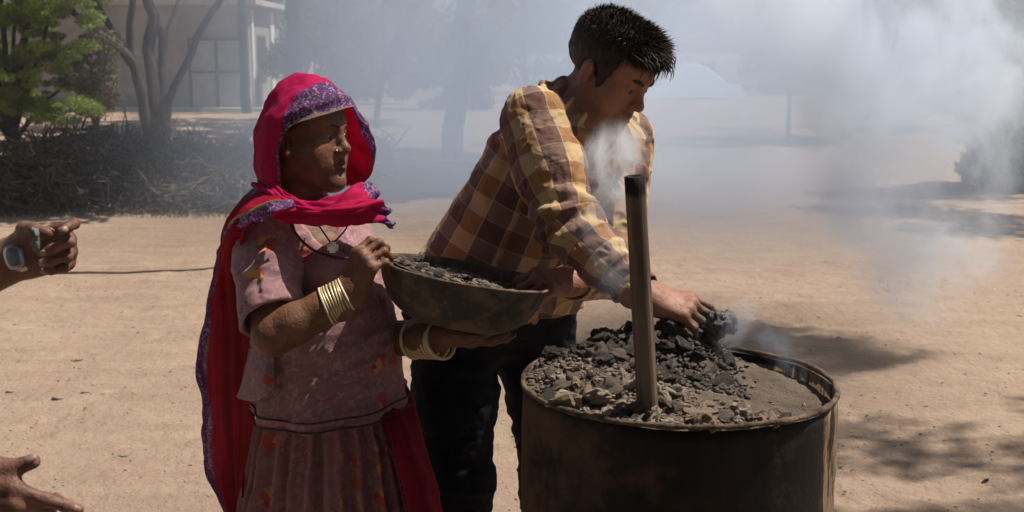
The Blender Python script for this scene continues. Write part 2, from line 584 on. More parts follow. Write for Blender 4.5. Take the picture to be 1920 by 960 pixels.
for px, py, r in ((160, 736, .024), (195, 738, .018), (20, 735, .022), (190, 722, .015), (150, 690, .014), (75, 640, .014), (262, 690, .013),
                  (330, 640, .015), (92, 706, .012), (300, 780, .011), (60, 800, .012), (350, 905, .013), (30, 610, .016), (250, 615, .014),
                  (1640, 745, .012), (1735, 762, .016), (1700, 828, .012), (1810, 700, .014), (1600, 880, .011), (1850, 900, .013), (1245, 520, .014), (1480, 560, .014), (1130, 600, .012)):
    pebble(px, py, r, 'small pale pebble scattered on the bare sandy earth', 'small pebbles scattered on the sand')
def build_grit():
    b = Bag()
    for k in range(900):
        px = random.uniform(-60, 1980); py = 520 + 520 * random.random() ** 1.3
        p = ground_at(px, py); r = random.uniform(0.0025, 0.008)
        V, Fa = lump(random.randint(1, 60), r, 0.6, 1)
        b.add(V + np.array([p[0], p[1], gz(p[0], p[1]) + r * 0.2]), Fa)
    tag(b.build('gravel', simple('grit', (0.20, 0.145, 0.095), (0.42, 0.32, 0.23), 8, 0.9, 0.003), None, False), 'fine grit and crumbs of earth scattered over the yard', None, None, 'stuff')
build_grit()

# ------------------------------------------------------------------ trees and brush
def leaves(cl, n, size, seed, flat=1.0):
    """n small bent leaf faces in clumps cl = [(centre, radius)...]"""
    r = np.random.default_rng(seed)
    cl_c = np.array([c for c, _ in cl]); cl_r = np.array([q for _, q in cl])
    w = cl_r ** 2; w = w / w.sum()
    i = r.choice(len(cl), n, p=w)
    d = r.normal(size=(n, 3)); d /= np.linalg.norm(d, axis=1)[:, None]
    rad = cl_r[i] * (r.random(n) ** 0.45)
    C = cl_c[i] + d * rad[:, None] * np.array([1, 1, flat])
    a = r.normal(size=(n, 3)); a /= np.linalg.norm(a, axis=1)[:, None]
    b = np.cross(a, r.normal(size=(n, 3))); b /= np.linalg.norm(b, axis=1)[:, None]
    s = size * (0.5 + r.random(n))[:, None]
    V = np.stack([C - a * s, C + b * s * 0.42, C + a * s, C - b * s * 0.42], 1).reshape(-1, 3)
    Fq = np.arange(n * 4).reshape(-1, 4)
    return V, Fq
def branchset(br, n=10):
    b = Bag()
    for pts, r0, r1 in br:
        P = crom(pts, max(6, 5 * len(pts)))
        P = P + (np.stack([fbm(P * 1.7 + 5, 3), fbm(P * 1.7 + 25, 3), fbm(P * 1.7 + 45, 3)], 1) - 0.5) * r0 * 1.6
        V, Fl = tube(P, np.linspace(r0, r1, len(P)), n)
        b.add(V, Fl)
    return b
def twigs(tips, depth, L, r, rnd):
    """sub-branches from the tips (point, direction)"""
    out, ends = [], []
    for p, d in tips:
        for _ in range(rnd.randint(2, 3)):
            q = np.array(d) + np.array([rnd.gauss(0, .55), rnd.gauss(0, .55), rnd.gauss(0.1, .4)])
            q = nrm(q); l = L * rnd.uniform(0.6, 1.2)
            mid = p + q * l * 0.5 + np.array([rnd.gauss(0, .06), rnd.gauss(0, .06), rnd.gauss(0, .06)]) * l
            e = p + q * l
            out.append(([p, mid, e], r, r * 0.45)); ends.append((e, q))
    if depth > 1:
        o2, e2 = twigs(ends, depth - 1, L * 0.7, r * 0.5, rnd)
        return out + o2, e2 + ends
    return out, ends
def tree(name, label, br, leafn, lsize, leafmat, seed, L=1.2, depth=2, crad=0.55, group=None, flat=0.7, base=None):
    rnd = random.Random(seed)
    t = empty(name, base if base is not None else br[0][0][0])
    tag(t, label, 'tree', group)
    tips = [(np.array(p[-1]), nrm(np.array(p[-1]) - np.array(p[-2]))) for p, r0, r1 in br if r1 < 0.12]
    tw, ends = twigs(tips, depth, L, max(0.02, br[-1][2] * 0.7), rnd)
    branchset(br + tw, 9).build('trunk', M['bark'], t)
    if leafn:
        V, Fq = leaves([(e + np.array([0, 0, .1]), crad * rnd.uniform(.6, 1.2)) for e, _ in ends], leafn, lsize, seed, flat)
        Bag().add(V, Fq).build('crown', leafmat, t, False)
    return t
def P(px, py, Y): return W(px, py, Y)
def up(p, dx, dy, dz): return np.array(p) + np.array([dx, dy, dz])
# several-stemmed tree before the white building
YT = 20.0
b0 = ground_at(292, 268); YT = b0[1]
br = []
def pl(pts, r0, r1, ext):
    q = [P(x, y, YT + dy) for x, y, dy in pts]
    d = nrm(q[-1] - q[-2])
    q.append(q[-1] + d * 0.9 + np.array(ext))
    br.append((q, r0, r1))
pl([(284, 282, 0), (274, 225, 0), (262, 150, 0), (238, 105, -.1), (180, 55, -.2), (110, 0, -.3)], .12, .05, (-.2, 0, .2))
pl([(282, 272, 0), (268, 190, 0.02), (258, 120, 0), (222, 70, 0), (175, 0, 0)], .085, .055, (0, 0, .4))
pl([(292, 275, .05), (290, 190, .1), (282, 90, .15), (287, 40, .2), (275, 0, .2)], .13, .08, (0, .1, .5))
pl([(300, 265, .1), (302, 180, .2), (305, 80, .3), (285, 30, .3), (268, -20, .35)], .10, .06, (0, .2, .5))
pl([(312, 250, 0), (316, 190, 0), (350, 120, .1), (375, 60, .1), (415, 0, .2)], .075, .05, (.2, 0, .3))
pl([(305, 80, .3), (318, 40, .4), (330, 10, .5)], .035, .02, (0, .1, .2))
pl([(252, 120, 0), (245, 60, 0), (250, 0, 0)], .07, .05, (0, .1, .3))
tree('acacia_tree', 'dark several-stemmed tree with forking bare trunks in front of the white building', br, 1800, .05, M['leaf_dark'], 3, 1.3, 2, .6, base=b0)
def single(px, py_base, px_top, r, label, seed, H=6.0, leafn=5000, wig=0.0, leafmat='leaf_dark', name='tree', group=None, crad=.7, lsize=.06):
    b = ground_at(px, py_base); Yb = b[1]
    t = P(px_top, 0, Yb)
    d = nrm(t - b)
    mid = (b + t) / 2 + np.array([wig, 0, 0])
    top = t + d * max(0.6, (H - t[2]) * 0.55)
    br = [([b - np.array([0, 0, .1]), mid, t, top], r, r * 0.55)]
    for s in (-1, 1):
        br.append(([t, t + np.array([s * .6, .2, .9]), t + np.array([s * 1.3, .3 * s, 2.0])], r * .55, r * .35))
    return tree(name, label, br, leafn, lsize, M[leafmat], seed, 1.3, 2, crad, group)
def crown_tree(px, Y, px_top, r, cx, cy, rx, ry, h, n, seed, label):
    rnd = random.Random(seed)
    b = np.array([P(px, 300, Y)[0], Y, -.05]); t = P(px_top, 0, Y); d = nrm(t - b)
    fork = t + d * .9
    br = [([b, (b + t) / 2 + np.array([.04, 0, 0]), t, fork], r, r * .7)]; cl = []
    for k in range(9):
        a = k * .7 + rnd.uniform(-.3, .3)
        e = np.array([cx + math.cos(a) * rx * rnd.uniform(.4, .9), cy + math.sin(a) * ry * rnd.uniform(.4, .9), h * rnd.uniform(.85, 1.0)])
        br.append(([fork, (fork + e) / 2 + np.array([0, 0, .5]), e], r * .45, .03))
    for k in range(140):
        a, q = rnd.uniform(0, 6.28), math.sqrt(rnd.random())
        cl.append((np.array([cx + math.cos(a) * rx * q, cy + math.sin(a) * ry * q, h * rnd.uniform(.85, 1.12)]), rnd.uniform(.35, .7)))
    o = empty('shade_tree', b); tag(o, label, 'tree')
    branchset(br, 9).build('trunk', M['bark'], o)
    V, Fq = leaves(cl, n, .12, seed, .6); Bag().add(V, Fq).build('crown', M['leaf_dark'], o, False)
crown_tree(540, 16.0, 550, .115, -1.6, 14.6, 3.6, 2.7, 5.2, 16000, 11, 'thick smoky trunk leaning beside the right end of the white building')
crown_tree(842, 18.0, 872, .165, .4, 16.6, 3.4, 3.6, 5.6, 18000, 14, 'thick hazy tree trunk between the two people, faint in smoke')
crown_tree(706, 25.5, 722, .07, -3.2, 26.4, 4.2, 3.6, 6.0, 18000, 13, 'thin tree stem leaning right in the smoke, behind the pink veil')
single(632, 190, 632, .07, 'slender straight upright tree stem standing alone in grey smoke above the pink veil', 12, 6, 3500)
single(462, 212, 455, .14, 'dark straight trunk against the doorway end of the white building', 15, 6, 3000)
def low_tree(name, label, px, pyb, ptx, x0, x1, y0, y1, n, seed, r=.1):
    rnd = random.Random(seed); b = ground_at(px, pyb); Yb = b[1]
    t = empty(name, b); tag(t, label, 'tree')
    hub = P(ptx, y1 + 12, Yb); br = [([b - np.array([0, 0, .1]), (b + hub) / 2 + np.array([.05, 0, 0]), hub], r, r * .75)]; cl = []
    for k in range(90):
        e = P(rnd.gauss((x0 + x1) / 2, (x1 - x0) * .26), rnd.uniform(y0, y1), Yb + rnd.uniform(-1.2, 1.2)); cl.append((e, rnd.uniform(.18, .5)))
        if k % 5 == 0: br.append(([hub, (hub + e) / 2 + np.array([0, 0, .1]), e], r * .45, .012))
    branchset(br, 7).build('trunk', M['bark'], t)
    V, Fq = leaves(cl, n, .05, seed, .7); Bag().add(V, Fq).build('crown', M['leaf_dark'], t, False)
low_tree('smoky_tree', 'dark leafy tree at the right edge behind the smoke, beside the pink wall', 1800, 240, 1806, 1730, 1960, -120, 120, 22000, 19)
low_tree('smoky_tree', 'smoke-veiled tree with a dense dark crown behind the thickest plume', 1580, 262, 1575, 1450, 1690, -90, 140, 26000, 16)
single(1868, 236, 1858, .20, 'broad grey trunk near the pink wall at the right, half lost in smoke', 17, 7, 4000)
single(1478, 262, 1480, .045, 'thin bare upright stem in the smoke right of the bending man', 18, 3.2, 800)
# acacia hanging in from the upper left
def build_bush():
    rnd = random.Random(5)
    b = ground_at(20, 246); Yb = b[1] * 0.86
    b = np.array([P(20, 246, Yb)[0], Yb, 0.0])
    t = empty('acacia_bush', b); tag(t, 'bright green feathery acacia bush hanging in at the upper left', 'bush')
    br, cl = [], []
    for k in range(15):
        px, py = rnd.uniform(-220, 150), rnd.uniform(-150, 190)
        if px > 60: py = min(py, 150)
        e = P(px, py, Yb + rnd.uniform(-1.2, .9))
        m = (b + e) / 2 + np.array([rnd.uniform(-.2, .2), rnd.uniform(-.3, .3), .3])
        br.append(([b, m, e], .05, .012))
    for k in range(560):
        px, py = rnd.uniform(-150, 190), rnd.uniform(-130, 232)
        if px > 60 + 110 * vnoise(np.array([[py * .021, 3.3, 1.0]]))[0] * 1.1 + 52: continue
        cl.append((P(px, py, Yb + rnd.uniform(-1.4, 1.0)), rnd.uniform(.07, .26)))
    branchset(br, 6).build('trunk', M['bark'], t)
    V, Fq = leaves(cl, 180000, .022, 5, .5)
    Bag().add(V, Fq).build('crown', M['leaf'], t, False)
build_bush()
def build_shrub(name, label, px0, px1, py0, py1, n, mat, seed, Y=None, size=.05, rr=(.12, .3)):
    rnd = random.Random(seed)
    b = ground_at((px0 + px1) / 2, py1); Yb = b[1] if Y is None else Y
    b = np.array([P((px0 + px1) / 2, py1, Yb)[0], Yb, 0.0])
    t = empty(name, b); tag(t, label, 'shrub')
    br, cl = [], []
    for k in range(int(n / 250)):
        e = P(rnd.uniform(px0, px1), rnd.uniform(py0, py1), Yb + rnd.uniform(-.5, .6))
        e[2] = max(e[2], .12)
        cl.append((e, rnd.uniform(*rr)))
        if k % 4 == 0: br.append(([b, (b + e) / 2 + np.array([0, 0, .15]), e], .03, .008))
    branchset(br, 5).build('trunk', M['twig'], t)
    V, Fq = leaves(cl, n, size, seed, .7)
    V[:, 2] = np.maximum(V[:, 2], 0.0)
    Bag().add(V, Fq).build('foliage', M[mat], t, False)
build_shrub('shrub', 'very dark dense shrub in tree shade at the right edge', 1822, 1985, 172, 352, 16000, 'leaf_dark', 21)
build_shrub('shrub', 'dark dry bush between the green acacia and the white building', 150, 205, 60, 215, 9000, 'leaf_dry', 22, 21.0, .03)
for k_, (a_, b_, c_, d_, lab_) in enumerate(((520, 660, 60, 205, 'dusty dark scrub behind the pink veil, faint in the smoke'), (640, 780, 10, 195, 'tall dusty bush in the smoke between the two thin stems and the thick trunk'),
        (770, 930, 40, 205, 'dark scrub at the foot of the thick hazy trunk'), (900, 1075, 20, 190, 'dusty bush in the smoke behind the man\'s back'), (1090, 1230, -20, 165, 'dusty bush in the smoke behind the man\'s head'),
        (1400, 1500, 40, 178, 'small dusty bush in the smoke right of the white house'), (1660, 1850, 10, 215, 'dark scrub in the thick smoke left of the pink wall'))):
    build_shrub('scrub', lab_, a_, b_, c_, d_, 9000, 'leaf_dark', 120 + k_, None, .07, (.25, .55))
build_shrub('scrub', 'low dark thorn scrub behind the woman\'s veil, running on from the brushwood heap', 430, 720, 262, 335, 9000, 'leaf_dry', 131, None, .035, (.1, .22))
# brushwood heap at the left
def build_brush():
    rnd = random.Random(9)
    b = Bag(); lf = []
    N = 5800
    for k in range(N):
        px = rnd.uniform(-160, 640)
        base = ground_at(px, 398 + rnd.uniform(-8, 6))
        dy = rnd.random() ** 1.2 * 4.2
        x, y = base[0] + rnd.gauss(0, .1), base[1] + dy
        hmax = (0.46 if px < 330 else 0.40) * (0.5 + 0.9 * vnoise(np.array([[x * 1.3, y * 1.1, 3.0]]))[0]) * min(1, .45 + dy * 1.4)
        z = rnd.random() ** 0.9 * hmax
        L = rnd.uniform(.12, .5)
        d = nrm([rnd.gauss(0, 1), rnd.gauss(0, .8), rnd.gauss(0.15, .5)])
        a = np.array([x, y, z]); e = a + d * L
        e[2] = max(e[2], 0.01)
        m = (a + e) / 2 + np.array([rnd.gauss(0, .04), rnd.gauss(0, .04), rnd.gauss(0, .04)])
        V, Fl = tube(np.array([a, m, e]), np.array([.009, .007, .003]) * rnd.uniform(.6, 1.8), 4, False)
        b.add(V, Fl)
        if k % 6 == 0: lf.append((a, rnd.uniform(.08, .2)))
    o = b.build('brushwood', M['twig'], None, True)
    tag(o, 'long low heap of dark dry thorn brushwood along the back of the yard', None, None, 'stuff')
    V, Fq = leaves(lf, 30000, .03, 31, .7); V[:, 2] = np.maximum(V[:, 2], 0.005)
    tag(Bag().add(V, Fq).build('dry_leaves', M['leaf_dry'], None, False), 'dry leaves and litter caught in the brushwood heap', None, None, 'stuff')
    for k, (pts, r, lab) in enumerate((([(36, 305, 0), (62, 290, 0), (58, 278, .1), (52, 262, .1)], .016, 'bleached crooked branch standing out of the brushwood under the green acacia'),
                        ([(8, 330, -.3), (12, 360, -.4), (16, 400, -.5)], .02, 'pale stick upright at the left end of the brushwood heap'),
                        ([(204, 345, -.4), (203, 372, -.45), (202, 402, -.5)], .012, 'thin pale stick upright at the front of the brushwood heap'),
                        ([(95, 300, 0), (130, 303, 0), (165, 292, .2)], .013, 'pale thin branch lying flat on top of the brushwood heap'))):
        Yb = ground_at(pts[0][0], 398)[1] + 0.5
        Q = crom([P(x, y, Yb + d) for x, y, d in pts], 14)
        V, Fl = tube(Q, np.linspace(r, r * .5, 14), 6)
        tag(Bag().add(V, Fl).build('dead_branch', M['pale_twig']), lab, 'branch')
    # fringe of straw and weeds at its foot
    V0, F0 = [], []
    for k in range(2600):
        px = rnd.uniform(-120, 560); p = ground_at(px, rnd.uniform(384, 410)); h = rnd.uniform(.03, .14)
        w = .004; a = rnd.uniform(0, 6.28); dx, dy = math.cos(a) * w, math.sin(a) * w
        lx, ly = rnd.gauss(0, .3) * h, rnd.gauss(0, .3) * h
        n = len(V0); V0 += [(p[0] - dx, p[1] - dy, 0), (p[0] + dx, p[1] + dy, 0), (p[0] + lx, p[1] + ly, h)]; F0.append((n, n + 1, n + 2))
    tag(Bag().add(np.array(V0), np.array(F0)).build('dry_grass', M['leaf_dry'], None, False), 'thin dry grass along the foot of the brushwood', None, None, 'stuff')
build_brush()
# trees outside the view whose shade falls into it
def shade_tree(x, y, h, spread, n, seed, label, lean=(0, 0)):
    rnd = random.Random(seed)
    b = np.array([x, y, -.05]); top = np.array([x + lean[0] * .5, y + lean[1] * .5, h * .6])
    br = [([b, (b + top) / 2 + np.array([.1, 0, 0]), top], .2, .14)]
    for k in range(6):
        a = k * 1.05 + rnd.uniform(-.3, .3)
        e = np.array([x + lean[0] + math.cos(a) * spread * rnd.uniform(.5, 1), y + lean[1] + math.sin(a) * spread * rnd.uniform(.5, 1), h * rnd.uniform(.85, 1.05)])
        br.append(([top, (top + e) / 2 + np.array([0, 0, .2]), e], .045, .02))
    tree('shade_tree', label, br, n, .07, M['leaf_dark'], seed, 1.0, 2, .5)
def dapple_tree(x, y, h, cx, cy, spread, n, seed, label):
    rnd = random.Random(seed)
    b = np.array([x, y, -.05]); top = np.array([x - .2, y, h * .7])
    br = [([b, (b + top) / 2 + np.array([.1, 0, 0]), top], .16, .09)]; cl = []
    for k in range(16):
        a = rnd.uniform(0, 6.28); q = spread * math.sqrt(rnd.random())
        e = np.array([cx + math.cos(a) * q, cy + math.sin(a) * q, h * rnd.uniform(.9, 1.1)]); cl.append((e, rnd.uniform(.18, .5)))
        if k % 3 == 0: br.append(([top, (top + e) / 2 + np.array([0, 0, .2]), e], .022, .008))
    t = empty('shade_tree', b); tag(t, label, 'tree')
    branchset(br, 8).build('trunk', M['bark'], t)
    V, Fq = leaves(cl, n, .06, seed, .7); Bag().add(V, Fq).build('crown', M['leaf_dark'], t, False)
dapple_tree(7.6, 5.6, 9.0, 6.4, 5.2, 1.25, 3000, 41, 'spreading tree right of the drum, casting dappled shade on the sand')
def added_canopy(x, y, h, rx, ry, n, seed, label, ymax=.8):  # unseen trees added behind the viewer to cut skylight and ground bounce
    rnd = random.Random(seed)
    b = np.array([x, y, -.05]); top = np.array([x + .1, y + .1, h * .62])
    br = [([b, (b + top) / 2 + np.array([.12, 0, 0]), top], .26, .17)]; cl = []
    for k in range(9):
        a = k * .7 + rnd.uniform(-.3, .3)
        e = np.array([x + math.cos(a) * rx * rnd.uniform(.5, .95), min(ymax, y + math.sin(a) * ry * rnd.uniform(.5, .95)), h * rnd.uniform(.85, 1.0)])
        br.append(([top, (top + e) / 2 + np.array([0, 0, .3]), e], .10, .03))
    for k in range(150):
        a, q = rnd.uniform(0, 6.28), math.sqrt(rnd.random())
        cy = y + math.sin(a) * ry * q
        if cy > ymax: cy = ymax - rnd.random() * 2
        cl.append((np.array([x + math.cos(a) * rx * q, cy, h * rnd.uniform(.85, 1.1)]), rnd.uniform(.4, .75)))
    t = empty('shade_tree', b); tag(t, label, 'tree')
    branchset(br, 9).build('trunk', M['bark'], t)
    V, Fq = leaves(cl, n, .13, seed, .7)
    Bag().add(V, Fq).build('crown', M['leaf_dark'], t, False)
added_canopy(3.4, -1.4, 4.9, 4.4, 3.8, 22000, 51, 'unseen broad tree added behind the viewer for shade, to the right')
added_canopy(-3.6, -1.6, 5.0, 4.2, 4.0, 22000, 52, 'unseen broad tree added behind the viewer for shade, to the left')
added_canopy(.2, -6.6, 5.2, 4.6, 3.6, 18000, 53, 'unseen broad tree added farther behind the viewer for shade')
shade_tree(8.9, 12.9, 6.6, 1.5, 9000, 42, 'leafy tree shading the dark shrub and ground on the right')

# ------------------------------------------------------------------ buildings
def build_house():
    c = ground_at(470, 208); Y0 = c[1]
    xr = P(470, 208, Y0)[0]; xl = P(196, 208, Y0)[0]
    zt = P(300, 9, Y0)[2]
    t = empty('white_building', ((xl + xr) / 2, Y0, 0)); tag(t, 'low white-washed building with a grey panelled door, behind the forked tree', 'building')
    Bag().box((xl - 3.2, Y0, -.1), (xr, Y0 + 4.4, zt)).build('wall', M['wall'], t, False)
    Bag().box((xl - 3.4, Y0 - .35, zt), (xr + .3, Y0 + 4.7, zt + .14)).build('roof', M['roof'], t, False)
    sc = F / Y0
    def X(px): return P(px, 150, Y0)[0]
    def Z(py): return P(400, py, Y0)[2]
    d0, d1, z0, z1 = X(360), X(455), max(Z(215), .02), Z(76)
    d = Bag()
    w = .07
    for a, b_ in (((d0 - w, z0), (d0, z1)), ((d1, z0), (d1 + w, z1)), ((d0 - w, z1), (d1 + w, z1 + w))):
        d.box((a[0], Y0 - .05, a[1]), (b_[0], Y0 + .02, b_[1]))
    fr = d.build('door_frame', M['door_frame'], t, False)
    dm = (d0 + d1) / 2
    zm = Z(135)
    for x0, x1 in ((d0, dm - .035), (dm + .035, d1)):
        leaf = Bag().box((x0 + .004, Y0 - .024, z0), (x1 - .004, Y0 + .01, z1 - .004)).build('door', M['door_paint'], t, False)
        Bag().box((x0 + .01, Y0 - .045, zm - .035), (x1 - .01, Y0 - .026, zm + .035)).build('crossbar', M['door_frame'], leaf, False)
    Bag().box((dm - .033, Y0 - .047, z0), (dm + .033, Y0 + .012, z1 - .004)).build('mullion', M['door_frame'], t, False)
    # sunlit right end with a shuttered opening
    for y0, y1, mm, nm in ((Y0 + 1.1, Y0 + 2.3, 'glass_dark', 'window'),):
        Bag().box((xr - .02, y0, .7), (xr + .012, y1, 2.0)).build(nm, M[mm], t, False)
    Bag().box((xr + .002, Y0 + .3, 0), (xr + .05, Y0 + .55, zt - .1)).build('pilaster', M['white'], t, False)
    Bag().box((xr + .002, Y0 + 2.9, 0), (xr + .05, Y0 + 3.4, zt - .1)).build('pilaster', M['white'], t, False)
    Bag().box((xl - 3.2, Y0 - .5, -.05), (xr + .5, Y0, .10)).build('plinth', M['roof'], t, False)
build_house()
def block(name, label, px0, px1, pyt, pyb, mat, depth=3.0, roof=None, roofmat='roof', cat='building'):
    b = ground_at((px0 + px1) / 2, pyb); Yb = b[1]
    x0, x1 = P(px0, pyb, Yb)[0], P(px1, pyb, Yb)[0]
    zt = P(px0, pyt, Yb)[2]
    t = empty(name, ((x0 + x1) / 2, Yb, 0)); tag(t, label, cat)
    Bag().box((x0, Yb, -.1), (x1, Yb + depth, zt)).build('wall', M[mat], t, False)
    Bag().box((x0 - .15, Yb - .2, zt), (x1 + .15, Yb + depth + .2, zt + .12)).build('roof', M[roofmat], t, False)
    n = max(1, int((x1 - x0) / 2.0))
    for k in range(n):
        xm = x0 + (k + .5) * (x1 - x0) / n
        w = Bag().box((xm - .4, Yb - .03, zt * .38), (xm + .4, Yb + .02, zt * .75)).build('window', M['glass_dark'], t, False)
        Bag().box((xm - .03, Yb - .05, zt * .385), (xm + .03, Yb - .031, zt * .745)).build('frame', M['white'], w, False)
    return t
block('distant_house', 'pale house far back in the smoke left of the bending man', 985, 1062, 108, 158, 'white', 4)
block('distant_house', 'white flat-roofed house far back, just right of the bending man', 1262, 1388, 104, 157, 'white', 5)
block('distant_house', 'long pale house behind the smoky tree on the right', 1500, 1660, 112, 158, 'white', 5)
block('boundary_wall', 'pale pink plastered wall beyond the shrub at the right edge', 1868, 2010, 96, 190, 'wall_pink', .3, cat='wall')
def build_tent():
    b = ground_at(1320, 186); Y0 = b[1]
    A, Bp, T = P(1208, 186, Y0), P(1398, 186, Y0), P(1300, 118, Y0 + 1.2)
    T2 = T + np.array([0.2, 3.5, 0]); A2 = A + np.array([0, 3.6, 0]); B2 = Bp + np.array([0, 3.6, 0])
    rows = [[A, (A + T) / 2 + np.array([0, .2, -.12]), T, (T + Bp) / 2 + np.array([0, .2, -.12]), Bp], [A2, (A2 + T2) / 2 + np.array([0, 0, -.12]), T2, (T2 + B2) / 2 + np.array([0, 0, -.12]), B2]]
    t = empty('tarpaulin_shelter', (b[0], Y0, 0)); tag(t, 'pale blue tarpaulin shelter far back beside the bending man', 'tent')
    cloth('sheet', rows, 30, 12, M['tarp'], t, .01, None, .08)
    cloth('end_sheet', [[A, T, Bp], [A + np.array([0, 0, -.02]), (A + Bp) / 2 + np.array([0, .15, .0]), Bp + np.array([0, 0, -.02])]], 14, 10, M['tarp'], t, .01, None, .05)
    V, Fl = tube(np.array([[T[0], T[1] + .05, 0], T]), .04, 8)
    Bag().add(V, Fl).build('pole', M['door_frame'], t)
build_tent()
# a wood far off behind everything
def build_woods():
    rnd = random.Random(77); cl = []
    for k in range(900):
        x = rnd.uniform(-60, 70); y = rnd.uniform(62, 84)
        h = 5.0 + 4.5 * vnoise(np.array([[x * .11, 2, y * .05]]))[0]
        cl.append((np.array([x, y, rnd.uniform(.6, h)]), rnd.uniform(.7, 1.5)))
    V, Fq = leaves(cl, 90000, .26, 78, .8); V[:, 2] = np.maximum(V[:, 2], 0)
    tag(Bag().add(V, Fq).build('distant_woods', M['leaf_dark'], None, False), 'belt of dusty trees far off behind the yard, faint in the smoke', None, None, 'stuff')
build_woods()
def near_tree_row():
    rnd = random.Random(81)
    for k, (px, py, lab) in enumerate(((760, 186, 'dusty bushy tree lost in the smoke between the leaning stem and the thick trunk'), (985, 178, 'bushy dusty tree in the smoke just behind the man\'s shoulder'),
                                 (1150, 172, 'bushy tree in the smoke straight behind the man\'s head'), (1430, 168, 'dusty tree in the smoke between the white house and the plume'),
                                 (1720, 172, 'bushy tree hidden in the plume left of the broad grey trunk'))):
        single(px, py, px + rnd.uniform(-8, 8), .12, lab, 90 + k, 6, 7000, 0, 'leaf_dark', 'dusty_tree', None, 1.0, .1)
near_tree_row()

# ------------------------------------------------------------------ the drum
DC = np.array([0.3085, 2.222, 0.0]); DR = 0.2925; DZ = 0.925
def m_drum():
    m = Mat('soot black rusty drum steel'); c = m.co()
    st = m.noise(m.mapv(c, (9, 9, 1.3)), 1.0, 7, 0.7, 0.5)
    pt = m.noise(c, 6.0, 7, 0.65)
    col = m.mix(m.step(st, 0.4, 0.72), (0.0055, 0.005, 0.005), (0.017, 0.012, 0.009))
    lf = m.math('MULTIPLY', m.step(m.n('SeparateXYZ', None, Vector=c).outputs[0], .08, -.22), .20)
    col = m.mix(m.math('MULTIPLY', m.step(m.math('ADD', pt, lf), 0.57, 0.74), 0.8), col, m.mix(m.noise(c, 22, 5, .7), (0.040, 0.022, 0.013), (0.125, 0.064, 0.033)))
    sp = m.n('SeparateXYZ', None, Vector=c)
    # dried mud runs, on the right flank and in a few streaks elsewhere
    ang = m.math('ARCTAN2', sp.outputs[1], sp.outputs[0])
    run = m.noise(m.n('CombineXYZ', None, X=m.math('MULTIPLY', ang, 4.2), Y=m.math('MULTIPLY', sp.outputs[2], 1.9)), 1.7, 7, 0.75, 0.9)
    flank = m.math('MULTIPLY', m.step(sp.outputs[0], 0.15, 0.27), 1.0)
    left = m.math('MULTIPLY', m.step(sp.outputs[0], -0.2, -0.285), 0.35)
    thr = m.math('ADD', run, m.math('MULTIPLY', m.math('ADD', flank, left), 0.30))
    mud = m.step(m.math('ADD', thr, m.math('MULTIPLY', m.noise(c, 38, 5, .7), 0.22)), 0.80, 0.90)
    mc = m.mix(m.noise(c, 30, 5), (0.13, 0.082, 0.048), (0.30, 0.21, 0.135))
    col = m.mix(mud, col, mc)
    rough = m.math('ADD', m.math('MULTIPLY', mud, 0.3), 0.62)
    h = m.math('ADD', m.math('MULTIPLY', mud, 0.6), m.math('MULTIPLY', m.noise(c, 70, 6, .7), 0.25))
    return m.out(m.pbr(col, rough, m.bump(h, 0.006), 0.18))
M['drum'] = m_drum()
M['rim'] = simple('mud smeared rim', (0.035, 0.024, 0.017), (0.16, 0.108, 0.068), 26, 0.85, 0.006)
def m_ash():
    m = Mat('packed grey brown ash'); c = m.co()
    a = m.noise(c, 9, 7, 0.65)
    col = m.mix(m.step(a, 0.32, 0.7), (0.115, 0.088, 0.067), (0.21, 0.16, 0.12))
    col = m.mix(m.math('MULTIPLY', m.step(m.noise(c, 120, 4, .7), .5, .75), .5), col, (0.045, 0.034, 0.027))
    return m.out(m.pbr(col, 0.95, m.bump(m.math('ADD', m.noise(c, 60, 8, .7), m.math('MULTIPLY', m.noise(c, 260, 3), .5)), 0.012), 0.1))
M['ash'] = m_ash()
def m_mud(name, a, b, rough=0.55, sc=40):
    m = Mat(name); c = m.co()
    f = m.noise(c, sc, 6, 0.65)
    r = m.rand()
    col = m.mix(m.step(f, 0.35, 0.68), a, b)
    col = m.mix(m.math('MULTIPLY', r, 0.5), col, b)
    return m.out(m.pbr(col, rough, m.bump(m.noise(c, sc * 3, 6, .7), 0.004), 0.4))
M['mud_wet'] = m_mud('wet dark mud', (0.026, 0.019, 0.0135), (0.078, 0.056, 0.039), 0.42)
M['mud_mid'] = m_mud('drying brown mud', (0.085, 0.060, 0.043), (0.20, 0.145, 0.105), 0.75)
M['mud_dry'] = m_mud('dry tan clay', (0.20, 0.135, 0.09), (0.40, 0.285, 0.195), 0.9)
M['mud_pale'] = m_mud('bleached grey clay', (0.32, 0.245, 0.18), (0.52, 0.42, 0.33), 0.9)
drum = empty('oil_drum', DC); tag(drum, 'soot-blackened oil drum streaked with rust and dried mud, filled with ash and clay', 'drum')
def build_drum():
    z = np.concatenate([np.linspace(0.0, DZ - .015, 46)])
    prof_o = [(DR + 0.006 * (math.exp(-((q - .31) / .014) ** 2) + math.exp(-((q - .62) / .014) ** 2)), q) for q in z]
    prof_i = [(DR - .004, DZ - .015), (DR - .004, .5), (0.0005, .49)]
    prof = prof_o + prof_i
    def jit(P):
        k = (fbm(P * np.array([5, 5, 3.0]) + 3, 3) - .5) * .022 + (fbm(P * 11 + 9, 3) - .5) * .008
        r = np.linalg.norm(P[:, :2], axis=1)[:, None]
        Q = P.copy(); Q[:, :2] *= 1 + (k[:, None] * (r > .2)) / np.maximum(r, .05)
        return Q
    Pd, Fq = revolve(prof, 128, None, jit)
    Bq = Bag().add(Pd, Fq)
    o = Bq.build('body', M['drum'], drum); o.location = Vector((0, 0, 0))
    return o
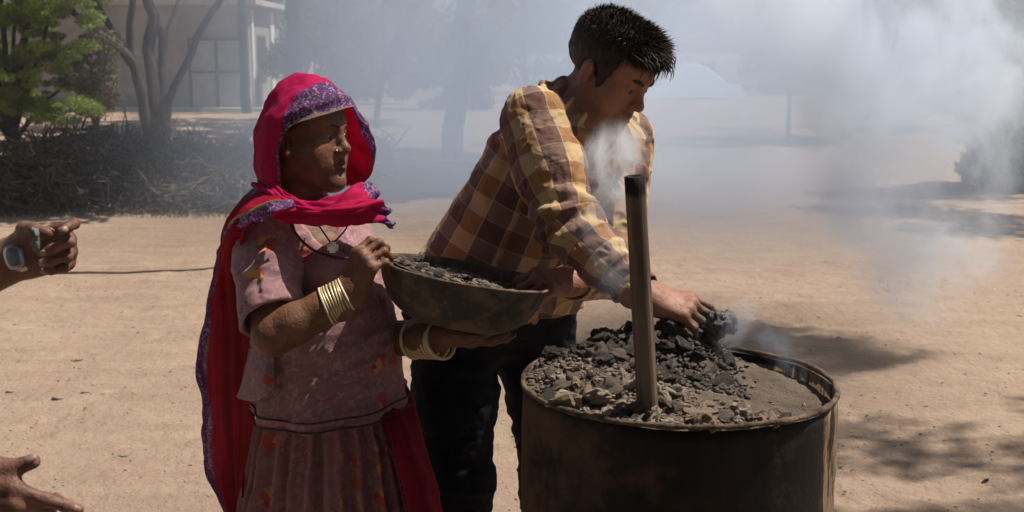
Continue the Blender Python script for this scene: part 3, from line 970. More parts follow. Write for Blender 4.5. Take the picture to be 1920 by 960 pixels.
def local_to(o, parent):        # mesh built around the parent's own origin
    o.matrix_parent_inverse = Matrix.Identity(4)
    bpy_parent_fix[:] = [q for q in bpy_parent_fix if q[0] is not o]
local_to(build_drum(), drum)
def build_rim():
    a = np.linspace(0, 2 * math.pi, 161)[:-1]
    k = []
    for t in a:
        q = np.array([[math.cos(t) * DR * 5, math.sin(t) * DR * 5, 3.0]])
        w = (fbm(q + 3, 3)[0] - .5) * .020 + (fbm(q * 4 + 3, 2)[0] - .5) * .006
        k.append(((DR + w) * math.cos(t), (DR + w) * math.sin(t), DZ - .008 + (fbm(q * 2 + 9, 3)[0] - .5) * .006))
    k = np.array(k)
    n = 8; b = np.arange(n) / n * 2 * math.pi
    rr = .0052 + .006 * (fbm(k * 40, 2) - .5)
    er = nrm_rows(k * np.array([1, 1, 0]))
    V = k[:, None, :] + rr[:, None, None] * (np.cos(b)[None, :, None] * er[:, None, :] + np.sin(b)[None, :, None] * np.array([0, 0, 1.0]))
    V = V.reshape(-1, 3)
    m = len(k); i, j = np.meshgrid(np.arange(m), np.arange(n), indexing='ij'); i2 = (i + 1) % m; j2 = (j + 1) % n
    Fq = np.stack([i * n + j, i2 * n + j, i2 * n + j2, i * n + j2], -1).reshape(-1, 4)
    return Bag().add(V, Fq).build('rim', M['rim'], drum)
def nrm_rows(a): return a / (np.linalg.norm(a, axis=1)[:, None] + 1e-12)
local_to(build_rim(), drum)

def heap_h(x, y):
    """height of the filling over the rim level, drum coordinates"""
    p = np.stack([x * 9 + 3, y * 9 + 7, np.full_like(x, 1.0)], 1)
    n = fbm(p, 4) - .5
    base = -.024 + .02 * n - .022 * np.clip((x - .0) / .28, 0, 1)
    mound = .052 * np.exp(-(((x + .035) / .13) ** 2 + ((y - .20) / .085) ** 2))     # back ridge
    mound += .037 * np.exp(-(((x + .16) / .10) ** 2 + ((y - .06) / .12) ** 2))       # left shoulder
    mound += .030 * np.exp(-(((x - .07) / .05) ** 2 + ((y - .20) / .06) ** 2))
    front = .020 * np.exp(-(((x + .05) / .2) ** 2 + ((y + .2) / .12) ** 2))
    return base + mound * (1 + .9 * n) + front
def build_fill():
    n = 240
    g = np.linspace(-1, 1, n)
    X, Y = np.meshgrid(g, g)
    # square to disc
    x = X * np.sqrt(1 - Y ** 2 / 2) * (DR - .003); y = Y * np.sqrt(1 - X ** 2 / 2) * (DR - .003)
    x, y = x.ravel(), y.ravel()
    z = DZ + heap_h(x, y) + (fbm(np.stack([x * 55, y * 55, x * 0 + 4], 1), 4) - .5) * .008
    o = link('ash_bed', mesh_np('ash_bed', np.stack([x, y, z], 1), gridfaces(n, n), True), M['ash'])
    o.location = Vector(DC); tag(o, 'smooth grey-brown ash and packed clay filling the drum', None, None, 'stuff')
build_fill()
def chunk_mesh(seed, mat, flat):
    V, Fa = lump(seed, 1.0, flat, 3, *((1.25, 1.0) if mat in ('mud_wet', 'mud_mid') else (1.5, .85)))
    if mat in ('mud_wet', 'mud_mid'): V = V * (1 + .5 * (fbm(V * 4.5 + seed, 2) - .5))[:, None]
    me = mesh_np('clay_lump', V, Fa, mat in ('mud_wet', 'mud_mid')); me.materials.append(M[mat]); return me
CH = {m: [chunk_mesh(s + i * 7, m, f) for i, (s, f) in enumerate(((3, .45), (5, .6), (8, .8), (12, .35)))] for m in ('mud_wet', 'mud_mid', 'mud_dry', 'mud_pale')}
def put_chunk(x, y, r, m, label, group, name='clay_lump', lift=.3, cat='lump'):
    o = bpy.data.objects.new(name, random.choice(CH[m])); COL.objects.link(o)
    z = DZ + heap_h(np.array([x]), np.array([y]))[0]
    o.location = (DC[0] + x, DC[1] + y, z + r * lift); o.scale = (r, r * random.uniform(.7, 1), r * random.uniform(.6, 1))
    o.rotation_euler = (random.gauss(0, .5), random.gauss(0, .5), random.uniform(0, 6.3))
    tag(o, label, cat, group)
    return o
def dxy(px, py, zoff=0.0):                 # place on the filling seen at a pixel
    z = DZ + zoff
    d = W(px, py, 1.0) - np.array([0, 0, CAM_H]); t = (z - CAM_H) / d[2]
    p = d * t
    return p[0] - DC[0], p[1] - DC[1]
x, y = dxy(1120, 752, .0); put_chunk(x, y, .032, 'mud_pale', 'bleached curved clay shard left of the post foot, biggest pale piece in the drum', None, lift=.5)
x, y = dxy(1178, 735, .0); put_chunk(x, y, .028, 'mud_pale', 'flat pale clay slab leaning against the left of the post foot', None, lift=.6)
x, y = dxy(1068, 750, .0); put_chunk(x, y, .030, 'mud_dry', 'smooth reddish-tan clay slab near the front rim of the drum', None, lift=.3)
x, y = dxy(1080, 694, .03); put_chunk(x, y, .016, 'mud_dry', 'reddish-tan lump sitting high on the dark heap at the left of the drum', None, lift=.6)
x, y = dxy(1052, 715, .0); put_chunk(x, y, .020, 'mud_pale', 'whitish clay crumb at the left of the drum, in front of the dark heap', None, lift=.5)
x, y = dxy(1320, 770, .0); put_chunk(x, y, .028, 'mud_dry', 'long tan clay flake by the front rim right of the post', None, lift=.2)
rc = random.Random(21)
cnt = 0
while cnt < 95:
    a = rc.uniform(0, 6.28); rr = DR * .93 * math.sqrt(rc.random()); x, y = rr * math.cos(a), rr * math.sin(a)
    if x > .0 and y > -.16: continue
    if x > .16: continue
    if y > .02: continue
    cnt += 1
    put_chunk(x, y, rc.uniform(.009, .024), rc.choice(['mud_dry', 'mud_mid', 'mud_mid', 'mud_pale', 'mud_wet']), 'small dry clay lump among the crumbs in the front of the drum', 'dry clay lumps in the front of the drum')
cnt = 0
while cnt < 110:
    x, y = rc.gauss(-.07, .09), rc.gauss(.13, .09)
    if math.hypot(x, y) > DR * .97 or y < .0 or x > .14: continue
    cnt += 1
    put_chunk(x, y, rc.uniform(.010, .026), rc.choice(['mud_wet', 'mud_wet', 'mud_mid']), 'dark wet mud lump on the heap at the back of the drum', 'wet mud lumps heaped in the drum', 'mud_lump')
def build_crumbs():
    b1, b2 = Bag(), Bag()
    k = 0
    while k < 2400:
        a = rc.uniform(0, 6.28); rr = DR * .975 * math.sqrt(rc.random()); x, y = rr * math.cos(a), rr * math.sin(a)
        dark = y > .0 - .25 * x and x < .13
        if x > .02 and y > -.17 and not dark and rc.random() > .04: continue
        if x > .17 and rc.random() > .12: continue
        k += 1
        r = rc.uniform(.0022, .0085)
        V, Fa = lump(rc.randint(1, 80), r, rc.uniform(.4, .9), 1, 1.7)
        q = rc.uniform(0, 6.28); V = V @ np.array([[math.cos(q), math.sin(q), 0], [-math.sin(q), math.cos(q), 0], [0, 0, 1]])
        z = DZ + heap_h(np.array([x]), np.array([y]))[0] + r * .35
        (b1 if dark else b2).add(V + np.array([x, y, z]) + DC, Fa)
    tag(b1.build('mud_crumbs', M['mud_wet'], None, True), 'dark crumbs of wet mud covering the heap in the drum', None, None, 'stuff')
    tag(b2.build('clay_crumbs', M['mud_mid'], None, False), 'dry clay crumbs spread inside the front of the drum', None, None, 'stuff')
build_crumbs()
# shreds curling up from the back heap
for k, (px, py, Y) in enumerate(((1255, 628, 2.43), (1285, 626, 2.43), (1312, 640, 2.42))):
    p = W(px, py + 14, Y); q = []
    for i in range(9):
        t = i / 8; q.append(p + np.array([(t - .5) * .05, .005 * math.sin(3 * t), .024 * math.sin(math.pi * t) + .004 * math.sin(9 * t + k)]))
    V, Fl = tube(np.array(q), np.array([.006, .009, .008, .006, .008, .006, .009, .006, .004]), 6)
    V = V + (np.stack([fbm(V * 90, 2), fbm(V * 90 + 5, 2), fbm(V * 90 + 9, 2)], 1) - .5) * .008
    tag(Bag().add(V, Fl).build('mud_strip', M['mud_wet']), ('ragged arching strip of wet mud on the heap nearest the post', 'ragged strip of wet mud, middle of the three arching on the heap', 'ragged curled strip of wet mud on the heap just under the reaching hand')[k], 'mud', 'mud strips on the heap')
V, Fl = tube(crom([W(1140, 645, 2.45), W(1152, 628, 2.45), W(1170, 609, 2.46)], 8), .0016, 5)
tag(Bag().add(V, Fl).build('straw', M['pale_twig']), 'single thin straw sticking up from the mud heap left of the post', 'straw')

# the wooden post
def m_post():
    m = Mat('charred weathered wood'); c = m.co()
    g = m.noise(m.mapv(c, (90, 90, 4)), 1.0, 6, .65, .4)
    col = m.mix(m.step(g, .35, .68), (0.075, 0.054, 0.039), (0.175, 0.128, 0.09))
    z = m.n('SeparateXYZ', None, Vector=c).outputs[2]
    mudz = m.step(m.math('ADD', z, m.math('MULTIPLY', m.noise(c, 20, 4), .12)), .16, .06)
    col = m.mix(mudz, col, (0.06, 0.042, 0.03))
    top = m.step(m.math('ADD', z, m.math('MULTIPLY', m.noise(c, 40, 4), .03)), .441, .452)
    col = m.mix(top, col, (0.012, 0.010, 0.009))
    return m.out(m.pbr(col, .8, m.bump(g, .004), .25))
M['post'] = m_post()
def build_post():
    b = W(1219, 775, 2.015); b[2] = DZ - .06
    t = W(1190, 331, 1.99)
    L = np.linalg.norm(t - b); d = (t - b) / L
    n = 26
    prof = [(.0005, 0)] + [(.0188 - .002 * q, q * L) for q in np.linspace(0, 1, n)] + [(.0150, L + .0012), (.0115, L + .001), (.0095, L - .006), (.0005, L - .009)]
    def jit(Pq):
        k = (fbm(Pq * np.array([60, 60, 6]) + 4, 3) - .5) * .0035
        r = np.linalg.norm(Pq[:, :2], axis=1)[:, None] + 1e-5
        Q = Pq.copy(); Q[:, :2] += Q[:, :2] / r * k[:, None] * (r > .005); return Q
    Pq, Fq = revolve(prof, 40, None, jit)
    o = Bag().add(Pq, Fq).build('wooden_post', M['post'])
    o.location = Vector(b); o.rotation_euler = Vector(d).to_track_quat('Z', 'Y').to_euler()
    tag(o, 'upright round wooden post with a charred top, stuck in the drum', 'post')
build_post()

# ------------------------------------------------------------------ people: shared pieces
def m_skin(name, a, b, lips, beard=(0.03, 0.02, 0.016)):
    m = Mat(name); c = m.co()
    col = m.mix(m.step(m.noise(c, 26, 5, .6), .35, .7), a, b)
    col = m.mix(m.attr('lips'), col, lips)
    col = m.mix(m.math('MULTIPLY', m.attr('beard'), .6, 0.0, True), col, beard)
    mud = m.math('MULTIPLY', m.attr('mud'), m.step(m.noise(c, 70, 4), .3, .5))
    col = m.mix(mud, col, (0.06, 0.052, 0.046))
    h = m.math('ADD', m.math('MULTIPLY', m.noise(c, 60, 6, .6, .5), .8), m.math('MULTIPLY', m.noise(c, 420, 3, .6), .15))
    return m.out(m.pbr(col, .5, m.bump(h, .0042), .35))
M['skin_woman'] = m_skin('deep brown skin', (0.125, 0.052, 0.027), (0.185, 0.082, 0.042), (0.10, 0.03, 0.026))
M['skin_man'] = m_skin('warm brown skin', (0.25, 0.105, 0.062), (0.32, 0.145, 0.09), (0.17, 0.06, 0.05))
M['skin_hand'] = m_skin('weathered brown skin', (0.12, 0.052, 0.034), (0.21, 0.10, 0.068), (0.11, 0.04, 0.03))
def m_hair():
    m = Mat('black hair')
    r = m.n('NewGeometry').outputs['Random Per Island']
    return m.out(m.pbr(m.mix(r, (0.005, 0.004, 0.0035), (0.065, 0.040, 0.024)), .55, None, .25))
M['hair'] = m_hair()
M['eye'] = simple('dark eye', (0.02, 0.012, 0.01), (0.03, 0.02, 0.015), 40, .15, .0, spec=.5)
M['sclera'] = simple('eye white', (.15, .11, .09), (.20, .155, .125), 40, .2, .0, spec=.5)
M['nail'] = simple('fingernail', (0.24, 0.145, 0.11), (0.30, 0.195, 0.15), 60, .35, .0005, spec=.5)

def frame(psi, theta, roll=0.0):
    """columns right, forward, up of a head turned psi degrees towards the viewer from facing right, theta degrees down"""
    s, c, st, ct = math.sin(R(psi)), math.cos(R(psi)), math.sin(R(theta)), math.cos(R(theta))
    f = np.array([c * ct, -s * ct, -st]); r = np.array([-s, -c, 0.0]); u = np.cross(r, f)
    if roll:
        cr, sr = math.cos(R(roll)), math.sin(R(roll))
        r, u = r * cr + u * sr, u * cr - r * sr
    return np.stack([r, f, u], 1)
def head(S, Rm, c, sc=1.0, female=False, neck=None, full=1.0):
    S.at(Rm, c, sc)
    S.ell((0, -.002, .040), (.070, .086, .080), k=.02) if female else S.ell((0, -.012, .045), (.074, .096, .086), k=.02)
    S.ell((0, .030, -.022), (.063, .062, .082), k=.03)
    for x in (-1, 1):
        S.cone((x * .054, .0, -.05), (x * .018, .070, -.100), .024 * full, .018, k=.03)
        S.ell((x * .040, .056, -.018), (.028 * full, .024, .026), k=.025)
        S.ell((x * .044, .05, -.05), (.022 * full, .024, .03), k=.03)
    S.ell((0, .078, -.098), (.021, .018, .017), k=.022)
    S.ell((0, .062, .050), (.056, .034, .040), k=.03)
    for x in (-1, 1):
        S.cone((x * .012, .091, .030), (x * .046, .072, .034), .0095, .008, k=.014)
    for x in (-1, 1):
        S.ell((x * .031, .104, .011), (.0185, .018, .0125), k=.014, op='s')
        S.ell((x * .031, .0745, .010), (.0150, .0150, .0135), k=.006)
        S.ell((x * .031, .0765, .0175), (.0168, .0160, .0075), k=.004)
        S.cone((x * .018, .0855, .000), (x * .044, .077, .0025), .0028, .0024, k=.006)
    S.cone((0, .086, .024), (0, .108, -.018), .0078, .0105, k=.016)
    S.ell((0, .109, -.0235), (.0115, .0115, .0105), k=.010)
    for x in (-1, 1):
        S.ell((x * .0135, .097, -.0270), (.0090, .012, .0088), k=.007)
        S.ell((x * .0075, .104, -.0345), (.0042, .006, .004), k=.003, op='s')
    S.ell((0, .080, -.060), (.030, .018, .022), k=.02)
    for x in (-1, 1):
        S.cone((x * .0025, .0995, -.0530), (x * .024, .084, -.0585), .0056, .003, k=.006)
        S.cone((x * .0005, .0985, -.0660), (x * .022, .084, -.0615), .0066, .0032, k=.006)
    S.cone((-.026, .092, -.0597), (0, .1065, -.0592), .0016, .0022, k=.004, op='s')
    S.cone((.026, .092, -.0597), (0, .1065, -.0592), .0016, .0022, k=.004, op='s')
    S.ell((0, .099, -.078), (.016, .008, .006), k=.008, op='s')
    for x in (-1, 1):
        E = np.array([[.30 * x, .95, 0], [.95, -.30 * x, .0], [0, 0, 1.0]]).T
        S.ell((x * .0775, -.008, .002), (.019, .0075, .032), k=.006, Rm=np.array([[.50, .87 * x, 0], [-.87 * x, .50, 0], [0, 0, 1]]) if False else E)
        S.ell((x * .0725, -.002, -.022), (.007, .009, .013), k=.006)
        S.ell((x * .0835, .000, .002), (.0085, .0050, .017), k=.005, op='s', Rm=E)
    if neck is not None:
        S.cone((0, -.022, -.045), (0, -.032, -.10), .050, .052, k=.03)
    S.at()
def to_local(V, Rm, c, sc): return (V - c) @ Rm / sc
def head_attrs(V, Rm, c, sc, beard=False):
    q = to_local(V, Rm, c, sc)
    lips = np.exp(-((q[:, 0] / .021) ** 4)) * np.exp(-(((q[:, 2] + .0595) / .011) ** 4)) * (q[:, 1] > .083)
    be = np.zeros(len(V))
    if beard:
        be = np.clip(1.4 * np.exp(-((q[:, 0] / .027) ** 4)) * np.exp(-(((q[:, 2] + .043) / .007) ** 2)) * (q[:, 1] > .08), 0, 1)
        jaw = (q[:, 2] < -.045) * np.clip((-.045 - q[:, 2]) / .02, 0, 1) * (q[:, 2] > -.135) * (q[:, 1] > -.02)
        be = np.maximum(be, .45 * jaw * (1 - lips))
    if beard:
        sc_ = np.clip((q[:, 2] - (.012 + .0 * q[:, 1])) / .03, 0, 1) * np.clip((.062 - q[:, 1]) / .02, 0, 1) + np.clip((-.03 - q[:, 1]) / .02, 0, 1) * np.clip((q[:, 2] + .045) / .03, 0, 1)
        be = np.maximum(be, 1.6 * np.clip(sc_, 0, 1))
    return lips, be
FLEN = {'index': (.042, .025, .019), 'middle': (.046, .029, .020), 'ring': (.043, .027, .019), 'little': (.034, .021, .017)}
FROOT = {'index': (.088, .026, .002), 'middle': (.092, .006, .004), 'ring': (.087, -.014, .002), 'little': (.078, -.031, -.002)}
FRAD = {'index': (.0096, .0086, .0078, .0068), 'middle': (.0098, .0088, .008, .007), 'ring': (.0094, .0084, .0076, .0066), 'little': (.0082, .0074, .0067, .0058)}
NAILS = []
def hand(S, wrist, x, z, left, flex, spread=(6, 0, -5, -11), thumb=None, sc=1.0, tagname='h', nails=None):
    """x towards the fingers, z out of the back of the hand; flex = per finger three joint angles"""
    x = nrm(x); z = np.asarray(z, float); z = nrm(z - x * (z @ x))
    y = np.cross(x, z) if left else np.cross(z, x)
    Rm = np.stack([x, y, z], 1)
    S.at(Rm, wrist, sc)
    S.cone((-.03, 0, 0), (.012, .004, 0), .0245, .024, k=.02)
    S.cone((-.03, .008, 0), (.012, .010, 0), .021, .022, k=.02)
    S.cone((-.03, -.010, 0), (.012, -.012, 0), .021, .020, k=.02)
    for f in FROOT:
        r = FROOT[f]
        S.cone((.012, r[1] * .55, 0), (r[0] - .004, r[1], r[2] - .002), .0165, .0125, k=.016)
        S.ell((r[0], r[1], r[2] + .002), (.0125, .0098, .0105), k=.008)
    S.cone((.018, .014, -.010), (.048, .030, -.012), .019, .014, k=.018)
    S.ell((.035, -.022, -.011), (.034, .013, .012), k=.015)
    for i, f in enumerate(FROOT):
        p = np.array(FROOT[f], float); a = 0.0; sp = R(spread[i]); pts = [np.append(p - np.array([.012, 0, 0]), FRAD[f][0] * .98)]
        pts.append(np.append(p, FRAD[f][0]))
        for j in range(3):
            a += R(flex[i][j])
            d = np.array([math.cos(a) * math.cos(sp), math.cos(a) * math.sin(sp), -math.sin(a)])
            q = p + d * FLEN[f][j]
            pts.append(np.append(q, FRAD[f][j + 1]))
            if j == 2 and nails is not None:
                up_ = np.array([math.sin(a), 0, math.cos(a)])
                nails.append((S._p(p + d * FLEN[f][2] * .72 + up_ * FRAD[f][3] * .80), Rm @ d, Rm @ up_, FRAD[f][3] * sc))
            p = q
        S.chain(pts, k=.008, g=(tagname, f))
        for j in (2, 3):
            S.ell(pts[j][:3], (pts[j][3] * 1.10,) * 3, k=.008, g=(tagname, f))
    th = thumb or [(.020, .022, -.012, .0165), (.050, .046, -.016, .0135), (.078, .058, -.018, .0112), (.102, .062, -.016, .0092)]
    S.chain([np.array(t) for t in th], k=.014, g=(tagname, 'thumb'))
    if nails is not None:
        d = nrm(np.array(th[3][:3]) - np.array(th[2][:3])); u_ = nrm(np.array((.1, .75, .65)) - d * (d @ np.array((.1, .75, .65))))
        nails.append((S._p(np.array(th[3][:3]) + u_ * th[3][3] * .80), Rm @ d, Rm @ u_, th[3][3] * sc))
    S.at()
    return Rm
def make_nails(lst, parent):
    for p, d, u, r in lst:
        s = np.cross(u, d)
        bm = bmesh.new(); bmesh.ops.create_icosphere(bm, subdivisions=2, radius=1)
        V = np.array([v.co for v in bm.verts]); Fa = np.array([[v.index for v in f.verts] for f in bm.faces]); bm.free()
        V = p + V[:, :1] * s * r * .72 + V[:, 1:2] * d * r * 1.0 + V[:, 2:3] * u * r * .34
        Bag().add(V, Fa).build('fingernail', M['nail'], parent)
def skin_mesh(S, mat, parent, heads=(), mudc=None, h=.003):
    V, Q = S.mesh(h)
    V = relax(V, Q, 1, .35)
    lips = np.zeros(len(V)); be = np.zeros(len(V)); mud = np.zeros(len(V))
    for Rm, c, sc, beard in heads:
        a, b = head_attrs(V, Rm, c, sc, beard); lips = np.maximum(lips, a); be = np.maximum(be, b)
    for c, r in (mudc or ()):
        mud = np.maximum(mud, np.clip(1.6 * (1 - np.linalg.norm(V - c, axis=1) / r), 0, 1))
    return link('body', mesh_np('body', V, Q, True, None, {'lips': lips, 'beard': be, 'mud': mud}), mat, parent)
def ball(p, r):
    bm = bmesh.new(); bmesh.ops.create_icosphere(bm, subdivisions=3, radius=r)
    V = np.array([v.co for v in bm.verts]); Fa = np.array([[v.index for v in f.verts] for f in bm.faces]); bm.free()
    return V + np.asarray(p), Fa
def face_bits(Rm, c, sc, parent, brow_r=.0042):
    for x in (-1, 1):
        p = c + sc * (Rm @ np.array([x * .031, .0765, .0088]))
        V, Fa = ball(p, .0146 * sc); ey = Bag().add(V, Fa).build('eye', M['sclera'], parent)
        V, Fa = ball(c + sc * (Rm @ np.array([x * .030, .0868, .0068])), .0067 * sc); Bag().add(V, Fa).build('iris', M['eye'], ey)
        pts = [c + sc * (Rm @ np.array(q)) for q in ((x * .011, .1015, .0275), (x * .026, .097, .0335), (x * .042, .0845, .0345), (x * .053, .068, .0285))]
        P_ = crom(pts, 14)
        V, Fl = tube(P_, brow_r * np.array([.5, .8, .95, 1, 1, 1, 1, .95, .9, .85, .75, .6, .5, .3]), 6)
        Bag().add(V, Fl).build('eyebrow', M['hair'], parent)
        pts = [c + sc * (Rm @ np.array(q)) for q in ((x * .017, .0875, .0045), (x * .025, .0912, .0065), (x * .034, .0905, .0060), (x * .045, .080, .0035))]
        V, Fl = tube(crom(pts, 10), .0014, 5)
        Bag().add(V, Fl).build('eyelashes', M['hair'], parent)
def strands(roots, dirs, length, width, droop, seed):
    n = len(roots); r = np.random.default_rng(seed)
    side = np.cross(dirs, r.normal(size=(n, 3))); side /= np.linalg.norm(side, axis=1)[:, None]
    k = 4; rows = []
    for i in range(k):
        t = i / (k - 1)
        p = roots + dirs * (length * t)[:, None] + droop * (t ** 2)
        w = (width * (1 - t) ** .7 + .0001)[:, None]
        rows.append(p - side * w); rows.append(p + side * w)
    A = np.stack(rows, 1)
    V = A.reshape(-1, 3)
    base = np.arange(n)[:, None] * (2 * k)
    Fq = np.concatenate([base + np.array([2 * i, 2 * i + 1, 2 * i + 3, 2 * i + 2]) for i in range(k - 1)])
    return V, Fq
def limb_uv(V, pts, rbar, ref):
    """length along and distance round a limb"""
    pts = [np.asarray(p, float) for p in pts]
    best = np.full(len(V), 1e9); s_ = np.zeros(len(V)); u_ = np.zeros(len(V)); acc = 0
    for a, b in zip(pts[:-1], pts[1:]):
        d = b - a; L = np.linalg.norm(d); d = d / L
        h = np.clip((V - a) @ d, 0, L)
        w = V - a - h[:, None] * d
        D = np.linalg.norm(w, axis=1)
        e1 = nrm(ref - d * (ref @ d)); e2 = np.cross(d, e1)
        m = D < best
        best = np.where(m, D, best)
        raw = (V - a) @ d
        s_ = np.where(m, acc + np.where((raw < 0) | (raw > L), raw, h), s_)
        u_ = np.where(m, np.arctan2(w @ e2, w @ e1) * rbar, u_)
        acc += L
    return u_, s_

# ------------------------------------------------------------------ the woman
woman = empty('person', (W(610, 950, 2.62)[0], 2.62, 0))
tag(woman, 'woman in a hot pink head veil and floral pink dress holding a wide bowl', 'person')
WR, WC, WS = frame(24, -2), W(572, 262, 2.62), .91
BC, BR = W(871, 516, 2.50), .174                     # bowl centre and radius
w_sh, w_el, w_wr = W(498, 446, 2.52), W(512, 628, 2.385), W(652, 552, 2.40)
f_sh, f_el, f_wr = W(640, 436, 2.78), W(672, 628, 2.70), W(806, 634, 2.52)
def woman_body():
    S = Solid()
    head(S, WR, WC, WS, True, True, 1.12)
    nk = WC + WS * (WR @ np.array([0, -.03, -.10]))
    S.cone(nk, W(575, 420, 2.64), .050, .062, k=.03)
    S.cone(W(525, 452, 2.57), W(625, 452, 2.72), .075, .075, k=.05)
    S.ell(W(582, 520, 2.62), (.105, .125, .16), k=.04)
    S.ell(W(632, 512, 2.52), (.062, .062, .066), k=.03)
    S.ell(W(668, 505, 2.65), (.062, .062, .066), k=.03)
    S.ell(W(615, 650, 2.60), (.12, .12, .14), k=.05)
    S.cone(w_sh, w_el, .052, .041, k=.03)
    S.chain([np.append(w_el, .041), np.append(W(552, 608, 2.385), .042), np.append(W(605, 578, 2.392), .034), np.append(w_wr, .0265)], k=.012)
    S.cone(f_sh, f_el, .052, .041, k=.03)
    S.chain([np.append(f_el, .041), np.append(W(715, 632, 2.64), .042), np.append(W(760, 634, 2.58), .036), np.append(f_wr, .026)], k=.012)
    nails = []
    hand(S, w_wr, (.42, .0, .90), (-.62, -.72, .30), False, ((38, 62, 40), (42, 64, 40), (46, 64, 40), (50, 60, 40)), (8, 1, -5, -12),
         [(.020, .020, -.012, .016), (.048, .034, -.030, .0135), (.074, .030, -.046, .0112), (.094, .020, -.052, .0092)], .93, 'near', nails)
    hand(S, f_wr, (.97, -.06, -.02), (-.05, -.35, -.93), True, ((4, 12, 10), (2, 14, 10), (0, 16, 12), (0, 20, 14)), (8, 2, -4, -10), None, .96, 'far', nails)
    o = skin_mesh(S, M['skin_woman'], woman, [(WR, WC, WS, False)])
    make_nails(nails[:5], woman)
    face_bits(WR, WC, WS, woman, .0032)
    # dark hair at the temples under the veil
    H = Solid().at(WR, WC, WS)
    H.ell((0, -.002, .041), (.0725, .0885, .0825)).ell((0, .095, -.014), (.082, .070, .084), k=.01, op='s').ell((0, -.135, .05), (.25, .14, .25), k=.01, op='s').ell((0, .04, -.11), (.2, .2, .085), k=.01, op='s').at()
    V, Q = H.mesh(.003); link('hair', mesh_np('hair', V, Q), M['hair'], woman)
    V, Fa = ball(WC + WS * (WR @ np.array([0, .0975, .046])), .0042); Bag().add(V, Fa).build('bindi', simple('red bindi', (.12, .01, .012), (.16, .015, .015), 30, .5, 0), woman)
    # ear stud
    V, Fa = ball(WC + WS * (WR @ np.array([.0800, .004, -.024])), .0075); Bag().add(V, Fa).build('earring', M['metal'], woman)
    V, Fa = ball(WC + WS * (WR @ np.array([.0215, .0985, -.0245])), .0026); Bag().add(V, Fa).build('nose_highlight', M['metal'], woman)  # bead added in place of the bright highlight on her nose
def m_metal(name, a, b, rough, met=1.0):
    m = Mat(name); c = m.co()
    return m.out(m.pbr(m.mix(m.noise(c, 60, 4), a, b), rough, m.bump(m.noise(c, 200, 4), .0006), .5, Metallic=met))
M['metal'] = m_metal('dull gold', (.55, .38, .18), (.75, .58, .33), .35)
M['bangle'] = m_metal('cream gold bangle', (.50, .37, .20), (.66, .52, .31), .42, .35)
M['bangle_pale'] = m_metal('ivory bangle', (.55, .45, .30), (.68, .58, .42), .4, .0)
M['silver'] = m_metal('white pendant', (.78, .78, .77), (.86, .86, .85), .3, .0)
woman_body()

def m_floral(name, base, base2, pat, dark, on_=.45):
    m = Mat(name); c = m.co()
    weave = m.noise(c, 700, 2)
    pn = m.step(m.noise(c, 60, 3, .6, 1.2), .52, .60)              # small printed scrolls
    col = m.mix(m.math('MULTIPLY', pn, .62), base, pat)
    col = m.mix(m.step(m.noise(c, 6, 4), .35, .7), col, m.mix(.55, col, base2))
    wv = m.n('TexNoise', None, Vector=c, Scale=55.0, Detail=3.0)
    cw = m.n('VectorMath', {'operation': 'MULTIPLY_ADD'}, i0=wv.outputs['Color'], i1=(.03, .03, .03), i2=c).outputs[0]
    v = m.n('TexVoronoi', {'feature': 'F1'}, Vector=cw, Scale=13.0, Randomness=.9)
    rc_ = m.n('SeparateColor', None, Color=v.outputs['Color'])
    on = m.math('GREATER_THAN', rc_.outputs[0], on_)
    blot = m.math('MULTIPLY', m.step(v.outputs['Distance'], .30, .24), on)
    v2 = m.n('TexVoronoi', {'feature': 'F1'}, Vector=cw, Scale=60.0, Randomness=1.0)
    r2 = m.n('SeparateColor', None, Color=v2.outputs['Color'])
    fc = m.mix(m.math('GREATER_THAN', r2.outputs[1], .62), (0.42, 0.055, 0.04), (0.50, 0.27, 0.06))
    fc = m.mix(m.math('GREATER_THAN', r2.outputs[2], .72), fc, (0.28, 0.03, 0.05))
    col = m.mix(m.math('MULTIPLY', blot, .85), col, fc)
    h = m.math('ADD', m.math('MULTIPLY', weave, .15), m.math('MULTIPLY', m.noise(c, 38, 4, .6), .6))
    d = m.pbr(col, .85, m.bump(h, .0035), .15, Sheen_Weight=.15)
    return m.out(d)
M['kurti'] = m_floral('mauve pink floral cotton', (0.27, 0.135, 0.142), (0.325, 0.18, 0.19), (0.42, 0.27, 0.275), (0.05, 0.02, 0.03), .34)
M['skirt'] = m_floral('rose brown floral cotton', (0.235, 0.098, 0.098), (0.29, 0.14, 0.135), (0.34, 0.2, 0.19), (0.05, 0.02, 0.03), .30)
M['piping'] = simple('dark maroon piping', (0.05, 0.016, 0.024), (0.08, 0.03, 0.04), 80, .8, .001)
